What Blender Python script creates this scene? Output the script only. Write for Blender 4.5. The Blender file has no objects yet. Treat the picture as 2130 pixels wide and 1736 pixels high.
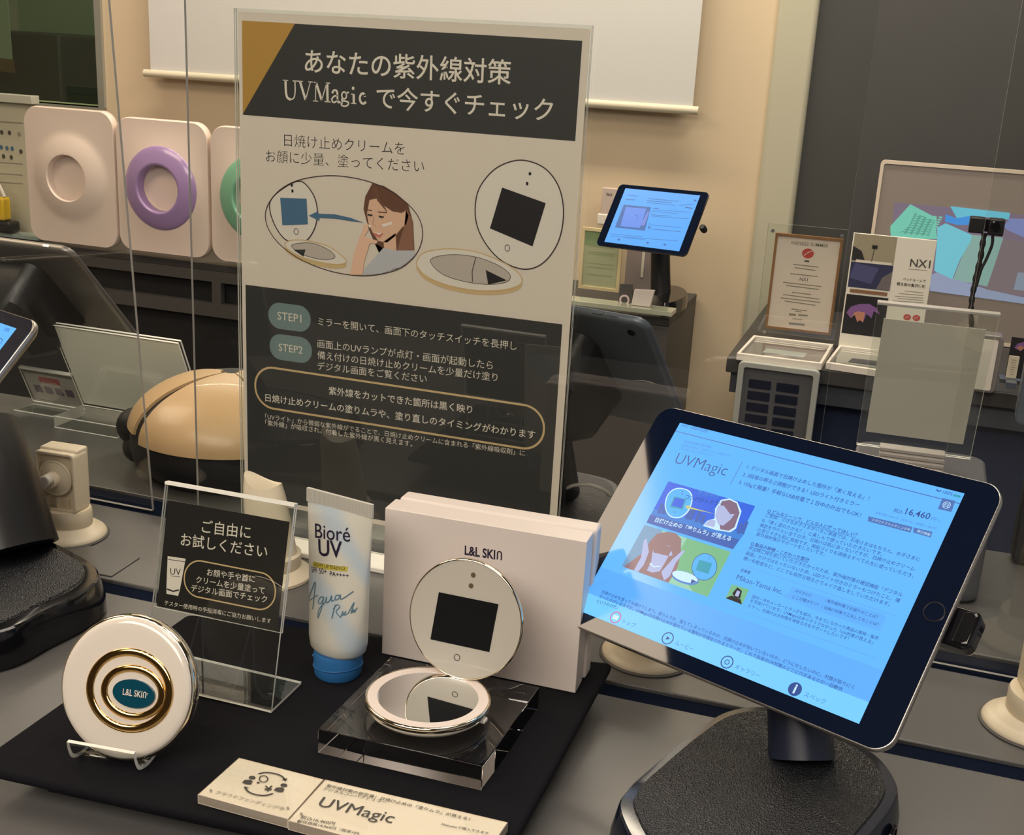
import bpy, bmesh, math, random
import numpy as np
from mathutils import Matrix, Vector
random.seed(4)
SC = bpy.context.scene
COL = SC.collection
# ------------------------------------------------------------------ camera
W, H, F = 2130.0, 1736.0, 2495.18
CZ = 0.44
yaw, pit, rol = [math.radians(a) for a in (18.0252, 17.1256, 3.1553)]
_f = np.array([-math.sin(yaw)*math.cos(pit), math.cos(yaw)*math.cos(pit), -math.sin(pit)])
_r0 = np.array([math.cos(yaw), math.sin(yaw), 0.0]); _u0 = np.cross(_r0, _f)
_r = math.cos(rol)*_r0 + math.sin(rol)*_u0
_u = -math.sin(rol)*_r0 + math.cos(rol)*_u0
cd = bpy.data.cameras.new('camera'); cam = bpy.data.objects.new('camera', cd); COL.objects.link(cam)
cam.matrix_world = Matrix(((_r[0], _u[0], -_f[0], 0), (_r[1], _u[1], -_f[1], 0), (_r[2], _u[2], -_f[2], CZ), (0, 0, 0, 1)))
cd.sensor_fit = 'HORIZONTAL'; cd.sensor_width = 36.0; cd.lens = 36.0*F/W
cd.clip_start = 0.02; cd.clip_end = 50
cd.dof.use_dof = False
SC.camera = cam
# ------------------------------------------------------------------ world, view, lights
SC.view_settings.view_transform = 'Standard'
try: SC.view_settings.look = 'None'
except Exception: pass
SC.view_settings.gamma = 1.0
SC.view_settings.use_curve_mapping = False
SC.view_settings.exposure = 0.18
SC.cycles.transparent_max_bounces = 32
SC.cycles.max_bounces = 14
SC.cycles.transmission_bounces = 14
SC.cycles.use_denoising = True
wd = bpy.data.worlds.new('world'); SC.world = wd; wd.use_nodes = True
wd.node_tree.nodes['Background'].inputs[0].default_value = (0.56, 0.54, 0.54, 1)
wd.node_tree.nodes['Background'].inputs[1].default_value = 0.45
WARM = (1.0, 0.84, 0.66)
def area(name, loc, size, energy, col=WARM, target=None, sy=None, spread=180):
    l = bpy.data.lights.new(name, 'AREA'); l.energy = energy; l.color = col; l.shape = 'RECTANGLE'
    l.size = size; l.size_y = sy or size; l.spread = math.radians(spread)
    o = bpy.data.objects.new(name, l); COL.objects.link(o); o.location = loc
    d = (Vector(target) - Vector(loc)) if target else Vector((0, 0, -1))
    o.rotation_euler = d.to_track_quat('-Z', 'Y').to_euler()
    return o
CEIL = 1.9
area('fill_area_front', (-0.5, -0.95, CEIL-0.2), 2.2, 52, (1.0, 0.89, 0.77), (-0.4, 0.9, 0.1), 1.2)  # unseen fill added behind the camera to brighten upright faces
area('fill_area_wall', (-1.2, 2.8, CEIL-0.06), 2.6, 46, (1.0, 0.86, 0.68), (-1.2, 3.3, 0.0), 0.15)  # added wall wash without a fixture, brightens the cream wall
area('fill_area_right', (0.35, 2.1, CEIL-0.06), 0.7, 14, (1.0, 0.88, 0.74), (0.1, 3.0, 0.0), 0.4)  # added fill without a fixture, brightens the side shelf
area('fill_area_counter', (0.1, 0.9, CEIL-0.06), 1.0, 9, (1.0, 0.90, 0.78), (-0.3, 0.8, 0.0), 0.6)  # added top fill without a fixture, brightens the counter

area('next_room_fill', (-2.4, 4.2, CEIL-0.05), 0.6, 9, (0.9, 1.0, 0.8), None, 0.6)  # fill lamp added to brighten the room behind the window
# ------------------------------------------------------------------ geometry of the photograph's camera (used to measure places)
OC = np.array([0, 0, CZ])
def ray(px, py): return (px-W/2)*_r - (py-H/2)*_u + F*_f
def at(px, py, **k):
    (a, v), = k.items(); i = 'xyz'.index(a); d = ray(px, py)
    return Vector(OC + d*(v-OC[i])/d[i])
def frame(o, e1, e2):
    e1 = Vector(e1).normalized(); e2 = Vector(e2); e2 = (e2 - e1*e2.dot(e1)).normalized(); e3 = e1.cross(e2)
    return Matrix(((e1.x, e2.x, e3.x, o[0]), (e1.y, e2.y, e3.y, o[1]), (e1.z, e2.z, e3.z, o[2]), (0, 0, 0, 1)))
def on(M, px, py, w=0.0):
    """the point of the plane z=w of frame M seen at a pixel, in M's own coordinates"""
    Mi = M.inverted(); o = Mi @ Vector(OC); d = Mi.to_3x3() @ Vector(ray(px, py)); t = (w-o.z)/d.z
    return (o.x+d.x*t, o.y+d.y*t)
def quad(pts, width=None, z=None, anchor=0):
    D = np.array([ray(*p) for p in pts]); A = (D*np.array([1, -1, 1, -1])[:, None]).T
    lam = np.linalg.svd(A)[2][-1]; lam = lam*np.sign(lam[0]); P = D*lam[:, None]
    w = (np.linalg.norm(P[1]-P[0])+np.linalg.norm(P[2]-P[3]))/2
    P = P*(width/w if width else -(CZ-z)/P[anchor][2]) + OC
    return [Vector(p) for p in P]

# ------------------------------------------------------------------ materials
def lin(c): return tuple(((x/255)/12.92 if x/255 <= 0.04045 else ((x/255+0.055)/1.055)**2.4) for x in c)
MATS = {}
def mat(name, col, rough=0.5, metal=0.0, spec=0.5, coat=0.0, emit=None, es=1.0, noise=0.0, nscale=60.0, bump=0.0, bscale=300.0, trans=0.0, ior=1.5, sheen=0.0):
    if name in MATS: return MATS[name]
    m = bpy.data.materials.new(name); m.use_nodes = True; nt = m.node_tree; b = nt.nodes['Principled BSDF']
    b.inputs['Base Color'].default_value = (*col, 1); b.inputs['Roughness'].default_value = rough
    b.inputs['Metallic'].default_value = metal; b.inputs['Specular IOR Level'].default_value = spec
    b.inputs['Coat Weight'].default_value = coat; b.inputs['Coat Roughness'].default_value = 0.03
    b.inputs['Transmission Weight'].default_value = trans; b.inputs['IOR'].default_value = ior
    b.inputs['Sheen Weight'].default_value = sheen
    if emit: b.inputs['Emission Color'].default_value = (*emit, 1); b.inputs['Emission Strength'].default_value = es
    tc = nt.nodes.new('ShaderNodeTexCoord')
    if noise:
        n = nt.nodes.new('ShaderNodeTexNoise'); n.inputs['Scale'].default_value = nscale; n.inputs['Detail'].default_value = 4
        r = nt.nodes.new('ShaderNodeMix'); r.data_type = 'RGBA'
        r.inputs[6].default_value = (*[max(0, c*(1-noise)) for c in col], 1); r.inputs[7].default_value = (*[min(1, c*(1+noise)) for c in col], 1)
        nt.links.new(tc.outputs['Object'], n.inputs['Vector']); nt.links.new(n.outputs['Fac'], r.inputs[0]); nt.links.new(r.outputs[2], b.inputs['Base Color'])
    if bump:
        n = nt.nodes.new('ShaderNodeTexNoise'); n.inputs['Scale'].default_value = bscale; n.inputs['Detail'].default_value = 3
        bp = nt.nodes.new('ShaderNodeBump'); bp.inputs['Strength'].default_value = bump; bp.inputs['Distance'].default_value = 0.001
        nt.links.new(tc.outputs['Object'], n.inputs['Vector']); nt.links.new(n.outputs['Fac'], bp.inputs['Height']); nt.links.new(bp.outputs['Normal'], b.inputs['Normal'])
    MATS[name] = m; return m
def emis(name, col, s=1.0, rough=0.25):
    return mat(name, (0.01, 0.01, 0.012), rough, emit=col, es=s)
def clear(name, tint=(0.97, 0.98, 0.97), rough=0.0, ior=1.6, haze=0.0):
    """thin clear acrylic: light passes straight through, the surface reflects by Fresnel"""
    if name in MATS: return MATS[name]
    m = bpy.data.materials.new(name); m.use_nodes = True; nt = m.node_tree; nt.nodes.clear()
    o = nt.nodes.new('ShaderNodeOutputMaterial'); mx = nt.nodes.new('ShaderNodeMixShader'); t = nt.nodes.new('ShaderNodeBsdfTransparent')
    g = nt.nodes.new('ShaderNodeBsdfGlossy'); fr = nt.nodes.new('ShaderNodeFresnel'); fr.inputs['IOR'].default_value = ior
    t.inputs[0].default_value = (*tint, 1); g.inputs['Roughness'].default_value = rough; g.inputs['Color'].default_value = (1, 1, 1, 1)
    ge = nt.nodes.new('ShaderNodeNewGeometry'); mu = nt.nodes.new('ShaderNodeMath'); mu.operation = 'SUBTRACT'; mu.use_clamp = True
    nt.links.new(fr.outputs[0], mu.inputs[0]); nt.links.new(ge.outputs['Backfacing'], mu.inputs[1]); nt.links.new(mu.outputs[0], mx.inputs[0]); nt.links.new(t.outputs[0], mx.inputs[1]); nt.links.new(g.outputs[0], mx.inputs[2])
    last = mx
    if haze:
        d = nt.nodes.new('ShaderNodeBsdfDiffuse'); d.inputs[0].default_value = (0.8, 0.8, 0.78, 1); m2 = nt.nodes.new('ShaderNodeMixShader'); m2.inputs[0].default_value = haze
        nt.links.new(mx.outputs[0], m2.inputs[1]); nt.links.new(d.outputs[0], m2.inputs[2]); last = m2
    nt.links.new(last.outputs[0], o.inputs[0]); MATS[name] = m; return m

cream = mat('cream_wall_paint', (0.66, 0.53, 0.37), 0.75, noise=0.03, nscale=6, bump=0.1, bscale=200)
pilaster_m = mat('pale_green_grey_paint', (0.50, 0.47, 0.36), 0.6, noise=0.05, nscale=4)
darkwall = mat('charcoal_wall_panel', (0.052, 0.052, 0.050), 0.6, noise=0.08, nscale=5)
counter_m = mat('grey_laminate_counter', (0.118, 0.115, 0.111), 0.32, noise=0.06, nscale=500)
black_slot = mat('black_slot_lining', (0.006, 0.007, 0.012), 0.7)
navy_slot = mat('slot_shade_navy', (0.004, 0.008, 0.022), 0.95, spec=0.08)  # paints the slots' shade, with the screen's blue cast in the colour
blue_gloss = mat('black_gloss_screen_tint', (0.008, 0.011, 0.022), 0.12, spec=0.6)  # black gloss; the lit screen's blue cast is painted into the colour
blue_sat = mat('black_satin_screen_tint', (0.009, 0.014, 0.034), 0.4)  # black satin with the screen's blue cast mixed into its colour
dark_unit = mat('dark_grey_cabinet', (0.045, 0.043, 0.043), 0.5, noise=0.05, nscale=30)
mid_unit = mat('mid_grey_rail', (0.075, 0.070, 0.068), 0.5)
navy_m = mat('navy_fabric', (0.012, 0.022, 0.060), 0.8, bump=0.2, bscale=800)
void_m = mat('black_recess', (0.008, 0.008, 0.009), 0.8)
cloth_m = mat('black_felt_cloth', (0.0065, 0.0065, 0.009), 0.95, spec=0.15, bump=0.5, bscale=1500)
white_pl = mat('white_plastic', (0.80, 0.74, 0.66), 0.35)
cream_pl = mat('cream_plastic', (0.80, 0.70, 0.52), 0.38)
gloss_white = mat('glossy_white_enamel', (0.78, 0.71, 0.62), 0.12, coat=1.0)
gold = mat('polished_gold', (0.98, 0.62, 0.22), 0.10, metal=1.0)
goldrim = mat('champagne_gold_rim', (0.86, 0.76, 0.58), 0.10, metal=1.0)
mirror_m = mat('mirror_glass', (0.93, 0.94, 0.93), 0.01, metal=1.0)
teal = mat('teal_enamel', (0.003, 0.06, 0.10), 0.12, coat=1.0)
blk_gloss = mat('black_gloss', (0.006, 0.006, 0.008), 0.08, spec=0.6)
blk_sat = mat('black_satin_plastic', (0.010, 0.010, 0.011), 0.38)
blk_mat = mat('black_matt_rubber', (0.008, 0.008, 0.009), 0.6)
def speckle():
    m = mat('black_textured_top', (0.011, 0.013, 0.017), 0.36); nt = m.node_tree; b = nt.nodes['Principled BSDF']
    tc = nt.nodes.new('ShaderNodeTexCoord'); v = nt.nodes.new('ShaderNodeTexVoronoi'); v.inputs['Scale'].default_value = 900
    bp = nt.nodes.new('ShaderNodeBump'); bp.inputs['Strength'].default_value = 0.9; bp.inputs['Distance'].default_value = 0.001
    nt.links.new(tc.outputs['Object'], v.inputs['Vector']); nt.links.new(v.outputs['Distance'], bp.inputs['Height']); nt.links.new(bp.outputs['Normal'], b.inputs['Normal'])
    return m
spk = speckle()
spk.node_tree.nodes['Principled BSDF'].inputs['Specular IOR Level'].default_value = 0.9
alu = mat('silver_aluminium', (0.52, 0.49, 0.45), 0.32, metal=1.0)
alu_dark = mat('aluminium_screen_glow', (0.12, 0.14, 0.175), 0.38, metal=0.4)  # grey metal; the lit tablet's blue glow is put into the colour
bezel_m = mat('bezel_glass_screen_tint', (0.003, 0.007, 0.022), 0.03, spec=0.75)  # black glass; the navy tint paints in the screen's blue veil
paper_w = mat('white_paper', (0.70, 0.62, 0.53), 0.6)
paper_card = mat('off_white_card', (0.78, 0.75, 0.64), 0.6)
ink_dark = mat('charcoal_ink', (0.034, 0.034, 0.033), 0.5)
ink_blk = mat('black_ink', (0.012, 0.011, 0.014), 0.5)
ink_gold = mat('gold_ink', (0.46, 0.26, 0.055), 0.5)
ink_goldl = mat('pale_gold_ink', (0.62, 0.45, 0.23), 0.5)
ink_cream = mat('cream_ink', (0.74, 0.68, 0.58), 0.5)
ink_teal = mat('grey_teal_ink', (0.17, 0.24, 0.235), 0.5)
acr = clear('clear_acrylic')
acr_edge = mat('acrylic_cut_edge', (0.90, 0.88, 0.80), 0.3)
acr_block = mat('solid_clear_acrylic', (0.97, 0.97, 0.96), 0.0, trans=1.0, ior=1.49)
box_w = mat('white_coated_board', (0.74, 0.66, 0.61), 0.42)
skin_i = mat('skin_ink', (0.72, 0.46, 0.32), 0.5); hair_i = mat('brown_hair_ink', (0.14, 0.06, 0.035), 0.5); hair_l = mat('light_brown_hair_ink', (0.27, 0.13, 0.08), 0.5)
blouse_i = mat('pale_blouse_ink', (0.50, 0.50, 0.53), 0.5); lip_i = mat('lip_ink', (0.55, 0.17, 0.13), 0.5); blue_i = mat('blue_ink', (0.07, 0.16, 0.27), 0.5)
white_i = mat('white_ink', (0.74, 0.68, 0.60), 0.5); shade_i = mat('light_grey_ink', (0.50, 0.44, 0.38), 0.5); line_i = mat('outline_ink', (0.05, 0.03, 0.03), 0.5)

# ------------------------------------------------------------------ building helpers
def root(name, label, cat, M=None, loc=(0, 0, 0), group=None):
    o = bpy.data.objects.new(name, None); COL.objects.link(o); o.empty_display_size = 0.02
    if M is not None: o.matrix_world = M
    else: o.location = loc
    return tag(o, label, cat, group)
def tag(o, label=None, cat=None, group=None, kind=None):
    if label: o['label'] = label
    if cat: o['category'] = cat
    if group: o['group'] = group
    if kind: o['kind'] = kind
    return o
def obj(name, bm, m, parent=None, bev=0.0, smooth=False, seg=3, label=None, ang=35):
    me = bpy.data.meshes.new(name); bmesh.ops.recalc_face_normals(bm, faces=bm.faces); bm.to_mesh(me); bm.free()
    ms = m if isinstance(m, (list, tuple)) else [m]
    for x in ms: me.materials.append(x)
    o = bpy.data.objects.new(name, me); COL.objects.link(o)
    if parent is not None: o.parent = parent
    if bev:
        b = o.modifiers.new('bevel', 'BEVEL'); b.width = bev; b.segments = seg; b.limit_method = 'ANGLE'; b.angle_limit = math.radians(30)
        b.harden_normals = False
    if smooth or bev:
        for p in me.polygons: p.use_smooth = True
        try: me.set_sharp_from_angle(angle=math.radians(ang))
        except Exception: pass
    if label: o['label'] = label
    return o
def NB(): return bmesh.new()
def box(bm, x0, x1, y0, y1, z0, z1):
    v = [bm.verts.new((x, y, z)) for z in (z0, z1) for x, y in ((x0, y0), (x1, y0), (x1, y1), (x0, y1))]
    for f in ((3, 2, 1, 0), (4, 5, 6, 7), (0, 1, 5, 4), (1, 2, 6, 5), (2, 3, 7, 6), (3, 0, 4, 7)): bm.faces.new([v[i] for i in f])
    return bm
def prism(bm, pts, z0, z1, hole=None, edge_mat=None):
    n = len(pts); a = [bm.verts.new((p[0], p[1], z0)) for p in pts]; b = [bm.verts.new((p[0], p[1], z1)) for p in pts]
    if hole:
        c = [bm.verts.new((p[0], p[1], z0)) for p in hole]; d = [bm.verts.new((p[0], p[1], z1)) for p in hole]
        for i in range(n):
            j = (i+1) % n
            bm.faces.new((a[i], a[j], b[j], b[i])); bm.faces.new((c[j], c[i], d[i], d[j]))
            bm.faces.new((b[i], b[j], d[j], d[i])); bm.faces.new((a[j], a[i], c[i], c[j]))
        return bm
    bm.faces.new(list(reversed(a))); bm.faces.new(b)
    for i in range(n):
        j = (i+1) % n; f = bm.faces.new((a[i], a[j], b[j], b[i]))
        if edge_mat is not None: f.material_index = edge_mat
    return bm
def hexa(bm, bot, top):
    n = len(bot); a = [bm.verts.new(p) for p in bot]; b = [bm.verts.new(p) for p in top]
    bm.faces.new(list(reversed(a))); bm.faces.new(b)
    for i in range(n): bm.faces.new((a[i], a[(i+1) % n], b[(i+1) % n], b[i]))
    return bm
def rr(x0, x1, y0, y1, r, n=8):
    out = []
    for cx, cy, a0 in ((x1-r, y1-r, 0), (x0+r, y1-r, 90), (x0+r, y0+r, 180), (x1-r, y0+r, 270)):
        for k in range(n+1):
            a = math.radians(a0+90*k/n); out.append((cx+r*math.cos(a), cy+r*math.sin(a)))
    return out
def ell(cx, cy, rx, ry, n=48, rot=0.0):
    c, s = math.cos(rot), math.sin(rot)
    return [(cx+rx*math.cos(t)*c-ry*math.sin(t)*s, cy+rx*math.cos(t)*s+ry*math.sin(t)*c) for t in (2*math.pi*k/n for k in range(n))]
def loft(bm, rings, close=True, cap=True):
    R = [[bm.verts.new(p) for p in r] for r in rings]; n = len(R[0])
    for a, b in zip(R, R[1:]):
        for i in range(n if close else n-1):
            j = (i+1) % n
            bm.faces.new((a[i], a[j], b[j], b[i]))
    if cap: bm.faces.new(list(reversed(R[0]))); bm.faces.new(R[-1])
    return bm
def lathe(bm, prof, seg=64, cx=0, cy=0, sx=1, sy=1, cap=True):
    return loft(bm, [[(cx+max(r, 1e-5)*sx*math.cos(2*math.pi*k/seg), cy+max(r, 1e-5)*sy*math.sin(2*math.pi*k/seg), z) for k in range(seg)] for r, z in prof], cap=cap)
def tube(bm, pts, r, seg=10, cap=True):
    P = [Vector(p) for p in pts]; rings = []; nrm = None
    for i, p in enumerate(P):
        t = (P[min(i+1, len(P)-1)]-P[max(i-1, 0)]).normalized()
        if nrm is None: nrm = t.orthogonal().normalized()
        nrm = (nrm-t*nrm.dot(t)).normalized(); b = t.cross(nrm); rad = r[i] if isinstance(r, (list, tuple)) else r
        rings.append([p+(nrm*math.cos(a)+b*math.sin(a))*rad for a in (2*math.pi*k/seg for k in range(seg))])
    return loft(bm, rings, cap=cap)
def cat(pts, n=8, closed=False):
    P = [Vector(p) for p in pts]; m = len(P); out = []
    for i in range(m if closed else m-1):
        g = (lambda k: P[k % m]) if closed else (lambda k: P[min(max(k, 0), m-1)])
        a, b, c, d = g(i-1), g(i), g(i+1), g(i+2)
        for k in range(n):
            t = k/n; out.append(0.5*((2*b)+(c-a)*t+(2*a-5*b+4*c-d)*t*t+(3*b-a-3*c+d)*t**3))
    if not closed: out.append(P[-1])
    return out
def strip(bm, prof, x0, x1, t):
    """a bent sheet: profile [(y,z)] of its middle line, thickness t, from x0 to x1"""
    P = [Vector((0, p[0], p[1])) for p in prof]; L, R = [], []
    for i, p in enumerate(P):
        d = (P[min(i+1, len(P)-1)]-P[max(i-1, 0)]).normalized(); nn = Vector((0, -d.z, d.y))*t/2
        L.append(p+nn); R.append(p-nn)
    out = L+R[::-1]; n = len(out); m = len(P)
    a = [bm.verts.new((x0, p.y, p.z)) for p in out]; b = [bm.verts.new((x1, p.y, p.z)) for p in out]
    for i in range(n):
        f = bm.faces.new((a[i], a[(i+1) % n], b[(i+1) % n], b[i]))
        if i in (m-1, n-1): f.material_index = 1
    for i in range(m-1):
        for q in (a, b):
            f = bm.faces.new((q[i], q[i+1], q[n-2-i], q[n-1-i])); f.material_index = 1
    return bm
def sheet(name, pts, z0, z1, parent, m=None, me=None, **k):
    """a clear sheet with bright cut edges"""
    return obj(name, prism(NB(), pts, z0, z1, edge_mat=1), [m or acr, me or acr_edge], parent, **k)
# lettering
_tc = {}
def glyphs(s, off=0.0, res=2, sp=1.0, shear=0.0):
    key = (s, off, res, sp, shear)
    if key in _tc: return _tc[key]
    cu = bpy.data.curves.new('lettering_source', 'FONT'); cu.body = s; cu.size = 1.0; cu.offset = off; cu.resolution_u = res; cu.space_character = sp; cu.shear = shear
    o = bpy.data.objects.new('lettering_source', cu); COL.objects.link(o)
    dg = bpy.context.evaluated_depsgraph_get(); dg.update(); e = o.evaluated_get(dg); me = e.to_mesh()
    vs = [(v.co.x, v.co.y) for v in me.vertices]; fs = [tuple(p.vertices) for p in me.polygons]
    e.to_mesh_clear(); bpy.data.objects.remove(o); bpy.data.curves.remove(cu)
    _tc[key] = (vs, fs); return _tc[key]
class Print:
    """flat print on the plane of a frame M; every ink becomes one part"""
    def __init__(s, M, parent, z=0.0, step=0.00012, conv=None):
        s.M, s.p, s.z, s.step, s.d, s.conv = M, parent, z, step, {}, conv or (lambda x, y: (x, y)); s.n = 0
    def L(s, p):
        return on(s.M, *s.conv(*p), s.z)
    def _bm(s, name, m):
        k = (name, m.name)
        if k not in s.d: s.d[k] = (bmesh.new(), m)
        return s.d[k][0]
    def poly(s, name, m, pts, layer=1, px=True):
        bm = s._bm(name, m); q = [s.L(p) for p in pts] if px else pts
        f = bm.faces.new([bm.verts.new((x, y, s.z+s.step*layer)) for x, y in q]); bmesh.ops.triangulate(bm, faces=[f])
    def line(s, name, m, pts, w, layer=1, px=True, closed=False):
        bm = s._bm(name, m); q = [Vector(s.L(p)) for p in pts] if px else [Vector(p) for p in pts]; n = len(q); a, b = [], []
        for i in range(n):
            t = (q[(i+1) % n]-q[i-1]) if closed else (q[min(i+1, n-1)]-q[max(i-1, 0)])
            t.normalize(); ww = (w[i] if isinstance(w, (list, tuple)) else w)/2; nn = Vector((-t.y, t.x))*ww
            a.append(bm.verts.new((*(q[i]+nn), s.z+s.step*layer))); b.append(bm.verts.new((*(q[i]-nn), s.z+s.step*layer)))
        for i in range(n if closed else n-1):
            j = (i+1) % n; bm.faces.new((b[i], b[j], a[j], a[i]))
    def text(s, m, t, p0, p1, layer=2, off=0.0, name='lettering', stretch=1.0, res=2, px=True, sp=1.0, shear=0.0):
        bm = s._bm(name, m); a = Vector(s.L(p0) if px else p0); b = Vector(s.L(p1) if px else p1)
        vs, fs = glyphs(t, off, res, sp, shear)
        if not vs: return
        x0 = min(v[0] for v in vs); x1 = max(v[0] for v in vs); d = b-a; k = d.length/(x1-x0); d.normalize(); nn = Vector((-d.y, d.x))
        V = [bm.verts.new((*(a+d*((x-x0)*k)+nn*(y*k*stretch)), s.z+s.step*layer)) for x, y in vs]
        for f in fs:
            try: bm.faces.new([V[i] for i in f])
            except ValueError: pass
    def done(s):
        for (name, mn), (bm, m) in s.d.items(): 
            o = obj(name, bm, m, s.p)
        s.d = {}

def lskin(R, m, p0, p1, layer, stretch, off=0.028):
    a, b = Vector(R.L(p0)), Vector(R.L(p1)); w = (b-a).length
    R.text(m, 'L&L SKI', tuple(a), tuple(a+(b-a)*0.83), layer, off, res=4, stretch=stretch, px=False)
    d = (b-a)/w; n = Vector((-d.y, d.x)); h = w*0.83*0.205*stretch; x0, x1 = w*0.89, w*0.995; q = []
    for k in range(9):
        t_ = math.pi*(1-k/8); q.append(((x0+x1)/2+(x1-x0)/2*math.cos(t_), h-(x1-x0)/2+(x1-x0)/2*math.sin(t_)))
    q = [(x0, 0)]+q+[(x1, 0)]
    R.line('lettering', m, [tuple(a+d*x+n*y) for x, y in q], w*0.036, layer, px=False)

# ================================================================== THE ROOM
def struct(name, bm, m, **k): return tag(obj(name, bm, m, **k), kind='structure')
FLOOR = -0.85
struct('floor', box(NB(), -4.2, 2.2, -2.6, 5.0, FLOOR-0.05, FLOOR), mat('dark_floor_tile', (0.07, 0.065, 0.06), 0.35, noise=0.1, nscale=3))
struct('ceiling', box(NB(), -4.2, 2.2, -2.6, 5.0, CEIL, CEIL+0.06), mat('dark_ceiling', (0.10, 0.095, 0.09), 0.8, noise=0.05, nscale=4))
WY = 3.36
wx0, wx1 = at(215, 110, y=WY).x, at(1588, 300, y=WY).x
wz = at(222, 225, y=WY).z
struct('wall_back', box(box(NB(), wx0, wx1, WY, WY+0.12, FLOOR, CEIL), -4.2, wx0, WY, WY+0.12, FLOOR, wz), cream)
px1 = at(1670, 300, y=WY).x
struct('trim_1', box(NB(), wx1, px1, WY-0.02, WY+0.12, FLOOR, CEIL), pilaster_m, bev=0.012)
struct('wall_right', box(NB(), px1, 2.2, WY, WY+0.12, FLOOR, CEIL), darkwall)
struct('wall_left', box(NB(), -4.26, -4.2, -2.6, 5.0, FLOOR, CEIL), mat('warm_side_wall', (0.45, 0.38, 0.30), 0.8, noise=0.04, nscale=3))
# window to the next room at the far left
struct('window_1', box(NB(), -4.2, wx0, WY+0.03, WY+0.036, wz, CEIL), clear('window_glass', (0.80, 0.88, 0.80), ior=1.6))
struct('trim_2', box(box(NB(), wx0-0.02, wx0+0.004, WY-0.012, WY+0.06, wz, CEIL), -4.2, wx0, WY-0.012, WY+0.06, wz-0.02, wz), mat('aluminium_trim', (0.45, 0.45, 0.42), 0.35, metal=0.6))
struct('wall_far', box(NB(), -4.2, -1.6, 4.95, 5.0, FLOOR, CEIL), mat('green_grey_wall', (0.30, 0.35, 0.25), 0.8, noise=0.3, nscale=1.2))
t = tag(obj('storage_cabinet', box(NB(), -4.1, at(126, 150, y=4.2).x, 4.2, 4.7, FLOOR, at(100, 70, y=4.2).z), mat('dark_green_cabinet', (0.030, 0.036, 0.030), 0.5), bev=0.01), 'dark green-black cabinet behind the glass at the upper left', 'cabinet')
t = root('wall_notice', 'pale paper notice with brown lower strip behind the left window glass', 'notice', loc=(0, 0, 0))
q = [at(*p, y=4.1) for p in ((-25, -40), (12, -40), (25, 124), (-25, 118))]
obj('paper', hexa(NB(), [(v.x, 4.10, v.z) for v in q], [(v.x, 4.104, v.z) for v in q]), mat('notice_paper', (0.35, 0.38, 0.30), 0.6), t)
q = [at(*p, y=4.09) for p in ((-25, 118), (25, 124), (28, 152), (-25, 146))]
obj('cork_strip', hexa(NB(), [(v.x, 4.098, v.z) for v in q], [(v.x, 4.102, v.z) for v in q]), mat('notice_brown', (0.16, 0.08, 0.035), 0.7), t)
# room behind the camera: a wall and a product shelf that the glossy sheets mirror
struct('wall_front', box(NB(), -4.2, 2.2, -2.65, -2.6, FLOOR, CEIL), mat('brown_grey_wall', (0.10, 0.085, 0.072), 0.8))

# luminous ceiling panel at the left (mirrored in the tablet's glass)
t = root('luminous_ceiling_panel', 'large warm luminous ceiling panel above the left of the counter', 'ceiling light', loc=(0, 0, CEIL))
lp = [(-1.93, 0.13), (-1.62, 1.19), (-3.05, 1.62), (-3.36, 0.55)]
obj('diffuser', prism(NB(), lp, -0.045, -0.035), emis('warm_light_panel', (1.0, 0.80, 0.58), 6.2, 0.6), t)
lc_ = (sum(p[0] for p in lp)/4, sum(p[1] for p in lp)/4)
obj('frame', prism(NB(), [(lc_[0]+(x-lc_[0])*1.03, lc_[1]+(y-lc_[1])*1.03) for x, y in lp], -0.05, 0, hole=lp), dark_unit, t)
# small downlights
lamp0 = None
for i, (x, y) in enumerate([(-0.9, 0.1), (-0.62, 0.1), (-0.34, 0.1), (-0.06, 0.1), (0.5, 0.9), (-0.9, -0.9), (-0.3, -0.9), (0.4, -0.6), (0.6, 1.9), (-0.4, 1.9)]):
    if lamp0 is None:
        lamp0 = r = root('downlight', '', 'ceiling light', loc=(x, y, CEIL))
        obj('bulb', lathe(NB(), [(0.028, -0.012), (0.028, -0.008)], 24), emis('downlight_bulb', (1.0, 0.84, 0.62), 75, 0.5), r)
        obj('ring', prism(NB(), ell(0, 0, 0.045, 0.045, 32), -0.016, 0.0, hole=ell(0, 0, 0.031, 0.031, 32)), mid_unit, r)
    else:
        r = lamp0.copy(); COL.objects.link(r); r.location = (x, y, CEIL)
        for c in lamp0.children: k = c.copy(); COL.objects.link(k); k.parent = r
    tag(r, 'small round recessed ceiling downlight over the counter', 'ceiling light', 'recessed ceiling downlights')

# ================================================================== THE DISPLAY COUNTER
def P2(*p): return [(v.x, v.y) for v in [at(a, b, z=0) for a, b in p]]
def slotline(x, back): return (0.763+0.025*(x+0.58)) if back else (0.742+0.025*(x+0.58))
t = root('display_counter', 'dark grey laminate display counter split by black slots', 'counter', loc=(0, 0, 0))
X0, X1 = -1.7, 1.0
obj('front_worktop', prism(NB(), [(X0, 0.1), (X1, 0.1), (X1, slotline(X1, 0)), (X0, slotline(X0, 0))], -0.035, 0), counter_m, t, bev=0.0012)
obj('middle_worktop', prism(NB(), [(X0, slotline(X0, 1)), (X1, slotline(X1, 1)), (X1, 0.897), (X0, 0.897)], -0.035, 0), counter_m, t, bev=0.0012)
obj('rear_worktop', prism(NB(), [(X0, 0.936), (X1, 0.936), (X1, 1.19), (X0, 1.135)], -0.035, 0), counter_m, t, bev=0.0012)
obj('slot_channel', box(NB(), X0+0.01, X1-0.01, 0.705, 0.815, -0.05, -0.0355), navy_slot, t)
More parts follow.
